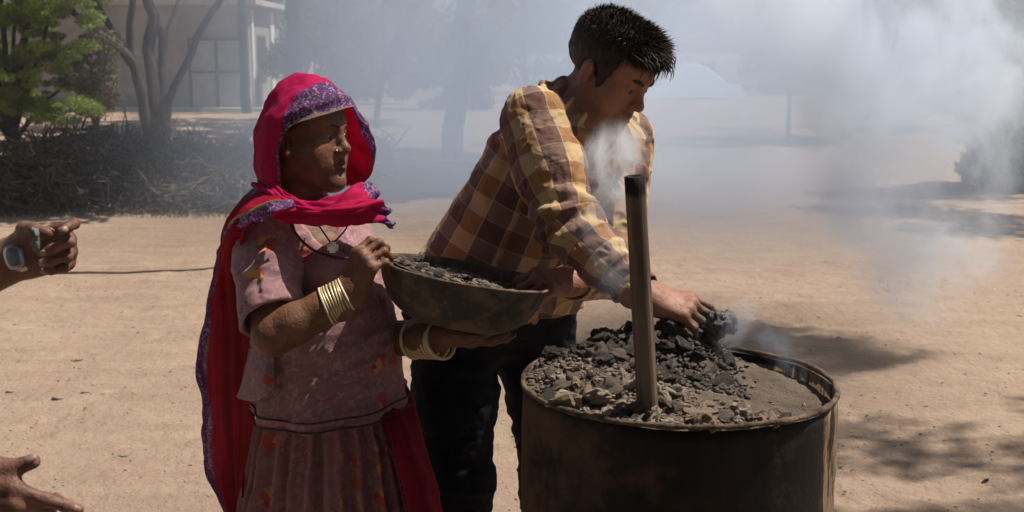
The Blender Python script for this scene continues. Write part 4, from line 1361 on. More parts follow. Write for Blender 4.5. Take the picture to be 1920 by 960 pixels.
def woman_kurti():
    kp = []
    S = Solid()
    S.cone(W(522, 452, 2.57), W(628, 452, 2.72), .085, .085, k=.05)
    S.cone(W(500, 446, 2.52), W(640, 446, 2.77), .058, .058, k=.04)
    S.ell(W(582, 520, 2.62), (.115, .137, .17), k=.05)
    S.ell(W(630, 514, 2.52), (.073, .073, .076), k=.035)
    S.ell(W(668, 506, 2.65), (.070, .070, .076), k=.035)
    S.ell(W(612, 620, 2.60), (.137, .14, .14), k=.06)
    S.cone(W(612, 650, 2.60), W(626, 850, 2.58), .150, .184, k=.06)
    S.ell(W(652, 420, 2.515), (.055, .13, .062), k=.01, op='s', Rm=frame(24, 20))
    h0, h1, h2 = W(520, 800, 2.47), W(776, 744, 2.60), W(640, 812, 2.40)
    hn = nrm(np.cross(h1 - h0, h2 - h0)); hn = hn if hn[2] < 0 else -hn
    S.plane(h2, hn)
    kx = W(626, 850, 2.58)[0]
    hc = np.array([kx, 2.58, h2[2]]); hc = hc - hn * ((hc - h2) @ hn)
    V, Q = S.mesh(.004)
    V = relax(V, Q, 2)
    N = vnormals(V, Q)
    q = np.stack([V[:, 0] * 8 + V[:, 2] * 6, V[:, 1] * 8, V[:, 2] * 26 - V[:, 0] * 10], 1)
    rid = 1 - np.abs(2 * fbm(q * .9, 3) - 1)
    low = np.clip((W(600, 660, 2.5)[2] - V[:, 2]) / .12, 0, 1)
    an = np.arctan2(V[:, 1] - 2.6, V[:, 0] - W(625, 700, 2.6)[0])
    V = V + N * ((rid - .75) * .013 + low * .006 * np.sin(an * 9 + 2 * np.sin(V[:, 2] * 14)))[:, None]
    for off in (.0015, .022):
        rr = []
        x_ = nrm(np.cross(hn, [0, 1, .1])); y_ = np.cross(hn, x_)
        for t in np.linspace(0, 2 * math.pi, 90):
            dd = math.cos(t) * x_ + math.sin(t) * y_; ss = np.linspace(.08, .30, 220)
            pp = hc - hn * off + dd * ss[:, None]; f = S(pp - hn * .004)
            ok = np.argmax((f > 0) & (ss > .166)); p_ = pp[ok]
            a_ = math.atan2(p_[1] - 2.6, p_[0] - W(625, 700, 2.6)[0]); rr.append(p_ + dd * (.002 + .006 * math.sin(a_ * 9 + 2 * math.sin(p_[2] * 14))))
        Vt, Fl = tube(np.array(rr), .0022, 5, False); kp.append((Vt, Fl))
    link('kurti', mesh_np('kurti', V, Q), M['kurti'], woman)
    for nm, (a, b, r0, r1, seed) in {'near': (w_sh, w_el, .066, .064, 1), 'far': (f_sh, f_el, .066, .062, 2)}.items():
        d = b - a
        e = a + d * (.83 if nm == 'near' else .78)
        S = Solid()
        S.cone(a - d * .05, a + d * .35, r0, r0 * .97, k=.02).cone(a + d * .35, e + d * .05, r0 * .97, r1, k=.03)
        n = nrm(d) if nm == 'far' else nrm(nrm(d) + np.array([.35, -.1, -.05]))
        S.plane(e, n)
        S.cone(e - n * .012, e + n * .03, r1 - .007, r1 - .006, k=.004, op='s')
        V, Q = S.mesh(.0035); V = relax(V, Q, 1)
        N = vnormals(V, Q)
        u, s = limb_uv(V, [a, b], .065, np.array([0, 1.0, 0]))
        rid = 1 - np.abs(2 * fbm(np.stack([u * 16 + s * 9, s * 22 - u * 6, np.full(len(V), seed * 3.)], 1), 3) - 1)
        V = V + N * ((rid - .7) * .011)[:, None]
        sl = link('sleeve', mesh_np('sleeve', V, Q), M['kurti'], woman)
        for off in (.004, .022):
            c0 = e - n * off; x_ = nrm(np.cross(n, [0, 1, .1])); y_ = np.cross(n, x_)
            rr = []
            for t in np.linspace(0, 2 * math.pi, 40):
                dd = math.cos(t) * x_ + math.sin(t) * y_
                lo_, hi_ = .02, .13
                ss = np.linspace(.03, .12, 60); pp = c0 + dd * ss[:, None]; f = S(pp + n * -.006)
                k_ = np.argmax(f > 0); rr.append(pp[k_] + dd * .0015)
            Vt, Fl = tube(np.array(rr), .0022 if off > .01 else .003, 5, False)
            Bag().add(Vt, Fl).build('piping', M['piping'], sl)
    for Vt, Fl in kp: Bag().add(Vt, Fl).build('piping', M['piping'], woman)
    rows = [[(510, 635, 2.46), (476, 650, 2.50), (466, 655, 2.64)], [(514, 690, 2.435), (468, 702, 2.475), (454, 700, 2.64)], [(516, 738, 2.42), (466, 752, 2.455), (442, 736, 2.64)]]
    cloth('tunic_back', [[V3(p) for p in r] for r in rows], 40, 30, M['kurti'], woman, .002, lambda u, v, P_: .008 * np.sin(u * 11) * v, .01, 6)
    # neckline piping
    nl = [V3(p) for p in ((540, 404, 2.50), (556, 440, 2.462), (590, 470, 2.437), (640, 484, 2.433), (692, 476, 2.47), (712, 452, 2.55))]
    Vt, Fl = tube(crom(nl, 40), .0028, 6); Bag().add(Vt, Fl).build('piping', M['piping'], woman)
woman_kurti()
def woman_skirt():
    n, nv = 560, 70
    a = np.arange(n) / n * 2 * math.pi
    cx = W(600, 800, 2.62)[0]
    rows = []
    ph = .7 * np.sin(3 * a + 1) + .5 * np.sin(7 * a)
    for i in range(nv):
        t = i / (nv - 1); z = .86 - t * .845
        R0 = .108 + .168 * t ** .8; am = (.005 + .030 * t ** .7)
        w = np.sin(26 * a + ph * 2.2 + .8 * math.sin(3 * t)) * .7 + .3 * np.sin(41 * a + 2 * ph)
        w = np.sign(w) * np.abs(w) ** .8
        r = R0 + am * w * (1 + .35 * np.sin(5 * a + 2))
        rows.append(np.stack([cx + (.026 + .010 * t) + r * np.cos(a) * 1.06, 2.61 + r * np.sin(a) * .98, np.full(n, z) + .012 * np.sin(4 * a) * t * (t > .9)], 1))
    P_ = np.concatenate(rows)
    P_ = P_ + (np.stack([fbm(P_ * 16, 3), fbm(P_ * 16 + 7, 3), np.full(len(P_), .5)], 1) - .5) * .014
    me = mesh_np('skirt', P_, gridfaces(nv, n, True)); link('skirt', me, M['skirt'], woman)
    for s in (-1, 1):
        S = Solid(); p = np.array([cx + .05, 2.61 + s * .085, .03])
        S.ell(p, (.11, .042, .03)).cone(p + np.array([-.05, 0, 0]), p + np.array([-.06, 0, .25]), .035, .045, k=.03)
        V, Q = S.mesh(.006); link('foot', mesh_np('foot', V, Q, True, None, {'lips': np.zeros(len(V)), 'beard': np.zeros(len(V)), 'mud': np.zeros(len(V))}), M['skin_woman'], woman)
woman_skirt()
def m_veil(name, see=.12, bw=.2, border_at='v0', c0=(0.56, 0.010, 0.085), c1=(0.66, 0.020, 0.17)):
    m = Mat(name); uv = m.attr('uvw'); c = m.co()
    s = m.n('SeparateXYZ', None, Vector=uv)
    u, v = s.outputs[0], s.outputs[1]
    e = {'v0': v, 'v1': m.math('SUBTRACT', 1.0, v), 'u0': u, 'u1': m.math('SUBTRACT', 1.0, u)}[border_at]
    if border_at == 'v0':
        w_ = m.math('MULTIPLY', m.step(u, .18, .36), m.step(u, .78, .56))
        e = m.math('DIVIDE', e, m.math('ADD', m.math('MULTIPLY', w_, .80), .20))
    e = m.math('ADD', e, m.math('MULTIPLY', m.math('SUBTRACT', m.noise(c, 14, 3), .5), bw * .35))
    bd = m.step(e, bw * 1.05, bw * .9)
    pink = m.mix(m.step(m.noise(c, 5, 4), .3, .7), c0, c1)
    dots = m.step(m.vor(m.mapv(c, (1, 1, 1)), 120.0), .30, .2)
    vine = m.step(m.noise(c, 95, 3, .6, 1.8), .54, .58)
    pr = m.math('MULTIPLY', m.math('MAXIMUM', dots, vine), m.step(m.noise(c, 30, 2), .38, .5))
    purple = m.mix(pr, (0.17, 0.06, 0.20), (0.50, 0.36, 0.48))
    col = m.mix(bd, pink, purple)
    trim = m.step(e, bw * .13, bw * .08)
    col = m.mix(trim, col, (0.30, 0.235, 0.16))
    nor = m.bump(m.math('ADD', m.math('MULTIPLY', m.noise(m.mapv(c, (40, 40, 9)), 1.0, 4), .7), m.math('MULTIPLY', m.noise(c, 500, 2), .1)), .004)
    d = m.pbr(col, .75, nor, .15)
    t = m.n('BsdfTranslucent', None, Color=m.mix(.0, col, (1, 1, 1)), Normal=nor)
    sh = m.n('MixShader', None, i0=.5, i1=d, i2=t)
    tr = m.n('BsdfTransparent', None, Color=m.mix(.5, col, (1, 1, 1)))
    return m.out(m.n('MixShader', None, i0=m.math('ADD', m.math('MULTIPLY', bd, see * 1.2), see * .6), i1=sh, i2=tr).outputs[0])
M['hood'] = m_veil('hot pink veil with purple printed border', .04, .235, 'v0')
M['veil_border'] = m_veil('purple printed veil border', .02, 3.0, 'v0')
M['veil_fall_shade'] = m_veil('shade red veil cloth', .22, .27, 'u0', (0.40, 0.006, 0.020), (0.50, 0.010, 0.05))  # same pink veil, shade on the falling cloth painted as deeper red
M['veil_end_shade'] = m_veil('shade red veil end', .10, .05, 'u0', (0.34, 0.006, 0.022), (0.42, 0.010, 0.05))  # shaded copy of the hot pink cloth for the hanging end
M['veil_wrap'] = m_veil('hot pink veil wrap', .03, .13, 'u1')
def woman_veil():
    E = [[(529, 352, 2.53), (524, 310, 2.525), (527, 268, 2.525), (545, 238, 2.522), (590, 220, 2.525), (640, 206, 2.555), (668, 208, 2.62), (688, 238, 2.68), (705, 285, 2.71), (699, 322, 2.71), (668, 346, 2.70), (628, 356, 2.66)],
         [(512, 354, 2.535), (506, 305, 2.52), (512, 250, 2.52), (536, 212, 2.522), (585, 186, 2.535), (636, 178, 2.59), (662, 190, 2.67), (676, 236, 2.715), (688, 285, 2.735), (684, 322, 2.73), (655, 344, 2.72), (622, 354, 2.68)],
         [(498, 356, 2.56), (488, 302, 2.545), (496, 240, 2.545), (522, 185, 2.55), (572, 152, 2.58), (614, 150, 2.64), (640, 170, 2.71), (650, 230, 2.745), (656, 280, 2.755), (650, 320, 2.745), (632, 340, 2.735), (610, 352, 2.70)],
         [(488, 358, 2.60), (479, 300, 2.595), (486, 238, 2.595), (508, 183, 2.60), (550, 148, 2.63), (582, 146, 2.67), (604, 170, 2.73), (612, 230, 2.752), (614, 280, 2.756), (608, 320, 2.75), (600, 338, 2.74), (590, 350, 2.71)],
         [(484, 362, 2.64), (478, 300, 2.645), (484, 238, 2.65), (502, 186, 2.655), (533, 158, 2.67), (556, 160, 2.69), (572, 188, 2.73), (576, 235, 2.74), (576, 285, 2.74), (572, 320, 2.735), (566, 340, 2.73), (560, 352, 2.71)],
         [(490, 364, 2.68), (488, 310, 2.69), (492, 248, 2.69), (505, 202, 2.695), (522, 180, 2.70), (538, 180, 2.71), (546, 200, 2.72), (546, 245, 2.725), (546, 285, 2.725), (544, 320, 2.725), (540, 340, 2.72), (536, 352, 2.71)],
         [(506, 362, 2.705), (506, 315, 2.715), (506, 258, 2.72), (511, 226, 2.725), (517, 208, 2.725), (522, 206, 2.725), (525, 220, 2.726), (524, 260, 2.728), (524, 290, 2.728), (523, 320, 2.726), (521, 340, 2.722), (519, 352, 2.712)],
         [(516, 360, 2.712), (516, 325, 2.72), (516, 300, 2.725), (516, 285, 2.728), (516, 280, 2.728), (516, 280, 2.728), (517, 284, 2.728), (517, 295, 2.729), (517, 305, 2.729), (517, 322, 2.728), (517, 340, 2.724), (517, 352, 2.714)]]
    def fo(u, v, P_):
        return .0055 * np.sin(v * 26 + u * 9) * np.sin(u * math.pi) ** .5 * (.3 + v) + .004 * np.sin(u * 30 + v * 8) + .0022 * np.sin(v * 58 + 9 * np.sin(u * 5) + u * 16) * np.sin(u * math.pi)
    veil = empty('veil', WC); veil.parent = woman; bpy_parent_fix.append((veil, woman))
    cloth('hood', [[V3(p) for p in r] for r in E], 150, 110, M['hood'], veil, .0012, fo, .017, 8)
    C = [[(486, 330, 2.60), (512, 345, 2.535), (540, 364, 2.49), (578, 378, 2.465), (622, 372, 2.465), (660, 350, 2.50), (694, 343, 2.57)],
         [(480, 345, 2.585), (505, 365, 2.50), (540, 384, 2.455), (590, 392, 2.432), (645, 384, 2.432), (690, 366, 2.475), (712, 370, 2.55)],
         [(474, 362, 2.58), (500, 382, 2.495), (545, 398, 2.448), (598, 404, 2.426), (655, 402, 2.43), (704, 388, 2.47), (722, 398, 2.54)],
         [(468, 376, 2.59), (498, 394, 2.51), (548, 408, 2.462), (602, 412, 2.445), (655, 412, 2.45), (706, 404, 2.485), (728, 414, 2.54)],
         [(470, 380, 2.62), (505, 400, 2.54), (555, 412, 2.50), (602, 416, 2.49), (655, 416, 2.49), (710, 416, 2.51), (736, 430, 2.55)]]
    def fw(u, v, P_):
        return .0105 * np.sin(v * 17 + 3 * np.sin(u * 4) + u * 5) * np.sin(np.pi * np.clip(v, 0, 1)) ** .6 + .004 * np.sin(v * 37 + u * 17) + .002 * np.sin(v * 71 - u * 23)
    cloth('chin_wrap', [[V3(p) for p in r] for r in C], 120, 70, M['veil_wrap'], veil, .0015, fw, .012, 3)
    D = [[(478, 350, 2.66), (498, 352, 2.55), (520, 366, 2.485), (545, 384, 2.45)],
         [(446, 384, 2.66), (462, 378, 2.54), (488, 384, 2.455), (524, 398, 2.425)],
         [(424, 424, 2.66), (432, 414, 2.55), (452, 406, 2.46), (492, 408, 2.415)],
         [(412, 474, 2.67), (416, 466, 2.58), (428, 452, 2.48), (458, 440, 2.42)],
         [(403, 530, 2.67), (409, 530, 2.60), (424, 528, 2.57), (456, 520, 2.56)],
         [(388, 600, 2.67), (402, 602, 2.60), (430, 600, 2.58), (472, 598, 2.60)],
         [(369, 680, 2.68), (394, 690, 2.60), (428, 690, 2.58), (476, 690, 2.60)],
         [(386, 745, 2.68), (398, 755, 2.60), (430, 755, 2.58), (476, 755, 2.60)],
         [(384, 815, 2.68), (402, 825, 2.60), (432, 830, 2.58), (470, 830, 2.60)],
         [(392, 885, 2.68), (410, 900, 2.60), (432, 905, 2.56), (458, 905, 2.56)],
         [(428, 945, 2.67), (432, 970, 2.60), (442, 985, 2.56), (462, 990, 2.56)],
         [(446, 1010, 2.66), (450, 1040, 2.60), (456, 1060, 2.57), (470, 1065, 2.56)]]
    def fd(u, v, P_):
        return (.010 * np.sin(u * 16 + 2.5 * v) + .005 * np.sin(u * 33 - 3 * v)) * np.clip(v * 2.5, .15, 1)
    cloth('back_fall', [[V3(p) for p in r] for r in D], 80, 220, M['veil_fall_shade'], veil, .0012, fd, .014, 5)
    Q = [[(690, 640, 2.62), (705, 640, 2.60), (735, 636, 2.70)], [(700, 710, 2.60), (722, 708, 2.61), (752, 700, 2.66)], [(712, 765, 2.50), (742, 765, 2.54), (776, 752, 2.63)],
         [(732, 850, 2.43), (768, 850, 2.43), (800, 845, 2.58)], [(752, 920, 2.41), (790, 920, 2.42), (822, 915, 2.56)], [(766, 1000, 2.40), (806, 1000, 2.41), (838, 1000, 2.55)], [(776, 1120, 2.40), (812, 1120, 2.41), (845, 1120, 2.54)]]
    cloth('hanging_end', [[V3(p) for p in r] for r in Q], 50, 110, M['veil_end_shade'], veil, .0012, lambda u, v, P_: .009 * np.sin(u * 13 + 2 * v) + .004 * np.sin(u * 29), .012, 7)
    Bd = [[(416, 452, 2.575), (428, 424, 2.50), (456, 398, 2.43), (500, 380, 2.405), (548, 372, 2.43)],
          [(420, 464, 2.57), (434, 438, 2.49), (462, 412, 2.42), (506, 394, 2.395), (552, 384, 2.42)],
          [(424, 474, 2.57), (440, 450, 2.49), (470, 424, 2.425), (512, 405, 2.40), (556, 394, 2.42)]]
    cloth('shoulder_border', [[V3(p) for p in r] for r in Bd], 70, 20, M['veil_border'], veil, .0015, lambda u, v, P_: .003 * np.sin(v * 9 + u * 14), .010, 12)
woman_veil()
def ring_at(c, d, r, t, mat, parent, name='bangle', squash=1.0, tilt=0.0):
    d = nrm(d); x = nrm(np.cross(d, [0.2, .9, .1])); y = np.cross(d, x)
    d2 = nrm(d + x * tilt); x = nrm(x - d2 * (x @ d2)); y = np.cross(d2, x)
    a = np.linspace(0, 2 * math.pi, 41)[:-1]; b = np.arange(8) / 8 * 2 * math.pi
    er = np.cos(a)[:, None] * x + np.sin(a)[:, None] * y
    V = c + (r * er)[:, None, :] + t * (np.cos(b)[None, :, None] * er[:, None, :] + np.sin(b)[None, :, None] * d2 * squash)
    m = 40; i, j = np.meshgrid(np.arange(m), np.arange(8), indexing='ij'); i2 = (i + 1) % m; j2 = (j + 1) % 8
    Fq = np.stack([i * 8 + j, i2 * 8 + j, i2 * 8 + j2, i * 8 + j2], -1).reshape(-1, 4)
    return Bag().add(V.reshape(-1, 3), Fq).build(name, mat, parent)
def woman_jewels():
    a, b = W(612, 574, 2.394), W(650, 553, 2.400)
    for k in range(9):
        t = k / 8
        ring_at(a + (b - a) * t, b - a, .0372 - .0022 * t + (.001 if k in (0, 8) else 0), .0024, M['bangle_pale' if k in (0, 8) else 'bangle'], woman, 'bangle', 1, random.uniform(-.08, .08) - .1)
    a, b = W(778, 632, 2.555), W(826, 636, 2.505)
    for k in range(8):
        t = k / 7
        ring_at(a + (b - a) * t + np.array([0, 0, -.004]), b - a, (.0385 - .003 * t) + (.002 if k in (0, 7) else 0), .0040, M['bangle_pale' if k in (0, 7) else 'bangle'], woman, 'bangle', 1, random.uniform(-.08, .08) + (.35 if k == 7 else .1))
    cd = [V3(p) for p in ((590, 412, 2.50), (606, 435, 2.46), (622, 458, 2.438))]
    Vt, Fl = tube(crom(cd, 14), .0018, 5); nk = Bag().add(Vt, Fl).build('necklace', M['piping'], woman)
    Vt, Fl = tube(crom([V3(p) for p in ((622, 458, 2.438), (648, 430, 2.47), (655, 408, 2.52))], 14), .0018, 5); Bag().add(Vt, Fl).build('necklace', M['piping'], woman)
    c = W(624, 464, 2.430); s = .0108
    bm = bmesh.new(); bmesh.ops.create_cube(bm, size=2.0)
    bmesh.ops.bevel(bm, geom=bm.edges[:], offset=.45, segments=2, affect='EDGES')
    Vt = np.array([v.co for v in bm.verts]) * np.array([s, .005, s]); bm.verts.index_update()
    b_ = Bag()
    for n_ in (3, 4):
        fs = [[v.index for v in f.verts] for f in bm.faces if len(f.verts) == n_]
        if fs: b_.F[n_].append(np.array(fs))
    b_.V.append(Vt + c); b_.U.append(np.zeros_like(Vt)); b_.n = len(Vt); bm.free()
    b_.build('pendant', M['silver'], nk)
woman_jewels()

# ------------------------------------------------------------------ the bowl she holds
def build_bowl():
    Lp, Rp = W(712, 487, 2.50), W(1030, 545, 2.50)
    ex = nrm(Rp - Lp); n = nrm(np.cross(ex, np.array([0, 1, -.05]))); ey = np.cross(n, ex)
    Mx = np.stack([ex, ey, n], 1)
    t = empty('mud_bowl', BC); tag(t, 'wide dented metal bowl caked with dry mud, held between the woman and the man', 'bowl')
    m = Mat('mud caked basin'); c = m.co()
    a = m.noise(c, 13, 7, .65)
    col = m.mix(m.step(a, .42, .58), (0.054, 0.043, 0.032), (0.130, 0.098, 0.066))
    col = m.mix(m.step(m.noise(c, 7, 5, .6), .5, .66), col, (0.036, 0.034, 0.029))
    col = m.mix(m.math('MULTIPLY', m.step(m.noise(c, 60, 5, .7), .55, .7), .5), col, (0.20, 0.15, 0.10))
    mat = m.out(m.pbr(col, .8, m.bump(m.math('ADD', a, m.math('MULTIPLY', m.noise(c, 80, 5), .3)), .008), .25))
    M['bowl'] = mat
    r = BR
    out = [(r + .003, .004), (r, 0), (r * .96, -.03), (r * .84, -.070), (r * .66, -.094), (r * .45, -.105), (.0005, -.109)]
    inn = [(.0005, -.105), (r * .44, -.101), (r * .64, -.090), (r * .82, -.066), (r * .94, -.028), (r - .004, .001), (r - .001, .005)]
    prof = np.concatenate([crom(out, 30), crom(inn, 30)])
    def jit(P_):
        k = (fbm(P_ * 14 + 2, 3) - .5) * .008; rr = np.linalg.norm(P_[:, :2], axis=1)[:, None] + 1e-5
        Q = P_.copy(); Q[:, :2] *= 1 + k[:, None] / np.maximum(rr, .06); Q[:, 2] += (fbm(P_ * 9 + 5, 2) - .5) * .008; return Q
    P_, Fq = revolve(prof, 96, (Mx, np.zeros(3)), jit, True)
    o = Bag().add(P_, Fq).build('shell', mat, t); local_to(o, t)
    ring = np.array([[math.cos(q) * (r + .001), math.sin(q) * (r + .001), .004] for q in np.linspace(0, 2 * math.pi, 73)])
    ring = jit(ring) @ Mx.T
    Vt, Fl = tube(ring, .0036, 6, False); o = Bag().add(Vt, Fl).build('rim', M['rim'], t); local_to(o, t)
    n_ = 70; g = np.linspace(-1, 1, n_); X, Y = np.meshgrid(g, g)
    x = (X * np.sqrt(1 - Y ** 2 / 2) * .955 * r).ravel(); y = (Y * np.sqrt(1 - X ** 2 / 2) * .955 * r).ravel()
    def hh(x, y): return -.007 + .010 * np.clip(-x / r, -1, 1) - .013 * y / r + .022 * (fbm(np.stack([x * 22, y * 22, np.full_like(x, 2.)], 1), 4) - .5) * (1 - (x ** 2 + y ** 2) / r ** 2) ** .3 if True else 0
    z = hh(x, y)
    rr = np.sqrt(x ** 2 + y ** 2) / r
    sc_ = np.where(z < -.03, np.minimum(1, (.93 - np.clip((-z - .03) * 3.4, 0, .3)) / np.maximum(rr, 1e-3)), 1)
    x, y = x * sc_, y * sc_
    P_ = np.stack([x, y, z], 1) @ Mx.T + BC
    o = link('wet_mud', mesh_np('wet_mud', P_, gridfaces(n_, n_)), M['mud_wet']); tag(o, 'dark wet mud filling the bowl', None, None, 'stuff')
    b1 = Bag(); rnd = random.Random(4)
    for k in range(900):
        q = rnd.uniform(0, 6.28); s = r * .9 * math.sqrt(rnd.random()); px_, py_ = s * math.cos(q), s * math.sin(q)
        if px_ > .05 and py_ > -.02 and rnd.random() < .7: continue
        zz = hh(np.array([px_]), np.array([py_]))[0]; rad = rnd.uniform(.002, .007)
        Vt, Fa = lump(rnd.randint(1, 70), rad, .7, 1)
        b1.add((Vt + np.array([px_, py_, zz + rad * .3])) @ Mx.T + BC, Fa)
    tag(b1.build('mud_crumbs', M['mud_mid'], None, False), 'crumbs of drying mud on top of the bowlful', None, None, 'stuff')
    for k in range(34):
        q = rnd.uniform(2.0, 5.6); s = r * .88 * math.sqrt(rnd.random()); px_, py_ = s * math.cos(q), s * math.sin(q)
        zz = hh(np.array([px_]), np.array([py_]))[0]; rad = rnd.uniform(.007, .014)
        o = bpy.data.objects.new('mud_lump', rnd.choice(CH[rnd.choice(['mud_mid', 'mud_wet', 'mud_wet'])])); COL.objects.link(o)
        o.location = Vector(BC + Mx @ np.array([px_, py_, zz + rad * .25])); o.scale = (rad, rad * .8, rad * .8); o.rotation_euler = (rnd.uniform(-.5, .5), rnd.uniform(-.5, .5), rnd.uniform(0, 6))
        tag(o, 'dark mud lump among many in the held bowl', 'lump', 'mud lumps in the held bowl')
build_bowl()

# ------------------------------------------------------------------ the man
man = empty('person', (W(925, 900, 2.93)[0], 2.93, 0))
tag(man, 'man in a brown and yellow plaid shirt bending over the drum', 'person')
MR, MC, MS = frame(38, 31), W(1140, 136, 2.79), 1.0
r_sh, r_el, r_wr = W(1000, 226, 2.70), W(1066, 425, 2.56), W(1212, 556, 2.43)
l_sh, l_el, l_wr = W(1166, 268, 3.00), W(1150, 505, 2.84), W(1076, 526, 2.62)
def plaid(name):
    m = Mat(name); uv = m.attr('uvw'); c = m.co()
    s = m.n('SeparateXYZ', None, Vector=uv)
    def band(x, off):
        f = m.math('FRACT', m.math('ADD', m.math('DIVIDE', x, .090), off))
        a = m.math('MULTIPLY', m.step(f, .0, .015), m.step(f, .5, .485))
        ln = m.math('MAXIMUM', m.step(m.math('ABSOLUTE', m.math('SUBTRACT', f, .012)), .022, .012), m.step(m.math('ABSOLUTE', m.math('SUBTRACT', f, .488)), .022, .012))
        return a, ln
    a, la = band(s.outputs[0], .12); b, lb = band(s.outputs[1], .3)
    dark = (0.130, 0.060, 0.043); orange = (0.33, 0.16, 0.060); grey = (0.21, 0.122, 0.088); cream = (0.53, 0.365, 0.18)
    col = m.mix(a, m.mix(b, dark, grey), m.mix(b, orange, cream))
    ln = m.math('MAXIMUM', m.math('MULTIPLY', la, .42), m.math('MULTIPLY', lb, .28))
    col = m.mix(ln, col, (0.55, 0.44, 0.31))
    col = m.mix(m.math('MULTIPLY', m.step(m.noise(c, 9, 4), .4, .7), .2), col, (0.16, 0.08, 0.06))
    h = m.math('ADD', m.math('MULTIPLY', m.noise(c, 30, 5, .6, .6), .8), m.math('MULTIPLY', m.noise(c, 600, 2), .1))
    d = m.pbr(col, .8, m.bump(h, .005), .2, Sheen_Weight=.1)
    t = m.n('BsdfTranslucent', None, Color=col)
    return m.out(m.n('MixShader', None, i0=.08, i1=d, i2=t).outputs[0])
M['plaid'] = plaid('brown and yellow plaid cotton')
M['trousers'] = simple('black navy trousers', (0.003, 0.0033, 0.005), (0.006, 0.0066, 0.010), 30, .85, .003, spec=.1)
M['shoe'] = simple('black shoe', (0.01, 0.009, 0.008), (0.02, 0.018, 0.016), 30, .5, .002)
def man_body():
    S = Solid()
    head(S, MR, MC, MS, False, True, 1.12)
    nk = MC + MR @ np.array([0, -.034, -.10])
    S.cone(nk, W(1072, 228, 2.86), .056, .066, k=.03)
    S.cone(r_sh, l_sh, .065, .065, k=.05)
    S.cone(W(1045, 265, 2.83), W(925, 540, 2.90), .10, .12, k=.05)
    S.cone(W(1090, 275, 2.93), W(960, 545, 2.97), .10, .12, k=.05)
    S.chain([np.append(r_sh, .056), np.append(r_el, .044), np.append(W(1135, 490, 2.49), .041), np.append(r_wr, .028)], k=.012)
    S.chain([np.append(l_sh, .056), np.append(l_el, .044), np.append(l_wr, .028)], k=.012)
    nails = []
    hand(S, r_wr, (.90, -.10, -.20), (.20, -.50, .84), False, ((18, 22, 16), (24, 26, 18), (28, 30, 20), (34, 30, 22)), (5, 0, -5, -12),
         [(.020, .020, -.012, .0165), (.050, .030, -.034, .0135), (.072, .026, -.056, .0112), (.090, .018, -.070, .0092)], 1.0, 'right', nails)
    hand(S, l_wr, (-.84, -.52, .10), (.1, -.45, .88), True, ((35, 55, 35), (40, 58, 35), (44, 58, 35), (48, 55, 35)), (8, 1, -5, -12),
         [(.020, .016, -.014, .0165), (.040, .014, -.038, .0135), (.058, .010, -.060, .0112), (.074, .004, -.074, .0092)], .98, 'left', nails)
    skin_mesh(S, M['skin_man'], man, [(MR, MC, MS, True)], [(W(1345, 612, 2.41), .085)])
    make_nails(nails[5:9], man)
    face_bits(MR, MC, MS, man, .0055)
    # hair
    H = Solid().at(MR, MC, MS)
    H.ell((0, -.018, .047), (.0815, .103, .087)).ell((0, .050, .096), (.054, .046, .030), k=.04)
    for x in (-1, 1): H.cone((x * .069, .028, .03), (x * .0695, .030, -.012), .011, .0085, k=.012)
    H.ell((0, .098, .006), (.066, .060, .072), k=.012, op='s')
    for x in (-1, 1): H.ell((x * .084, -.006, -.004), (.02, .026, .036), k=.006, op='s')
    H.ell((0, -.02, -.125), (.2, .22, .095), k=.03, op='s')
    for x in (-1, 1): H.ell((x * .075, .06, -.045), (.02, .03, .05), k=.01, op='s')
    H.at()
    V, Q = H.mesh(.003)
    N = vnormals(V, Q)
    V = V + N * ((fbm(V * 70, 3) - .35) * .008)[:, None]
    hb = link('hair', mesh_np('hair', V, Q), M['hair'], man)
    q = to_local(V, MR, MC, MS); nl = N @ MR
    rg = np.random.default_rng(3)
    top = np.clip((q[:, 2] - .045) / .07, 0, 1); fr = np.clip((q[:, 1] - .01) / .07, 0, 1) * (q[:, 2] > .05)
    w = .25 + 2.2 * top + 2.0 * fr
    i = rg.choice(len(V), 9000, p=w / w.sum())
    t, f = top[i], fr[i]
    d = nl[i] * (0.75 + .35 * t)[:, None] + rg.normal(size=(len(i), 3)) * .42 + np.stack([np.zeros(len(i)), .12 + .45 * f, .15 * t - .35 * f], 1)
    cl = np.stack([vnoise(q[i] * 60), vnoise(q[i] * 60 + 9), vnoise(q[i] * 60 + 17)], 1) - .5
    d = d + cl * 1.5
    d /= np.linalg.norm(d, axis=1)[:, None]
    L = (.004 + .014 * t + .009 * f) * (.5 + .9 * rg.random(len(i)))
    Vs, Fs = strands(V[i] - N[i] * .003, d @ MR.T, L, .0007 + .0004 * t, np.array([0, 0, -.004]), 4)
    Bag().add(Vs, Fs).build('hair_strands', M['hair'], hb, True)
    b = Bag(); pts = []
    # forelock over the brow
    for k in range(150):
        x = rg.normal(0, .022) + .012; p0 = np.array([x, .078 + rg.normal(0, .008), .098 + rg.normal(0, .008)])
        e = p0 + np.array([rg.normal(.0, .01), .034 + rg.normal(0, .010), -.024 + rg.normal(0, .012)])
        m_ = (p0 + e) / 2 + np.array([0, .014, .008])
        C = crom([MC + MR @ p0, MC + MR @ m_, MC + MR @ e], 7)
        Vt, Fl = tube(C, np.array([.0014, .0015, .0014, .0012, .001, .0007, .0002]), 4, False); b.add(Vt, Fl)
    b.build('forelock', M['hair'], hb)
man_body()
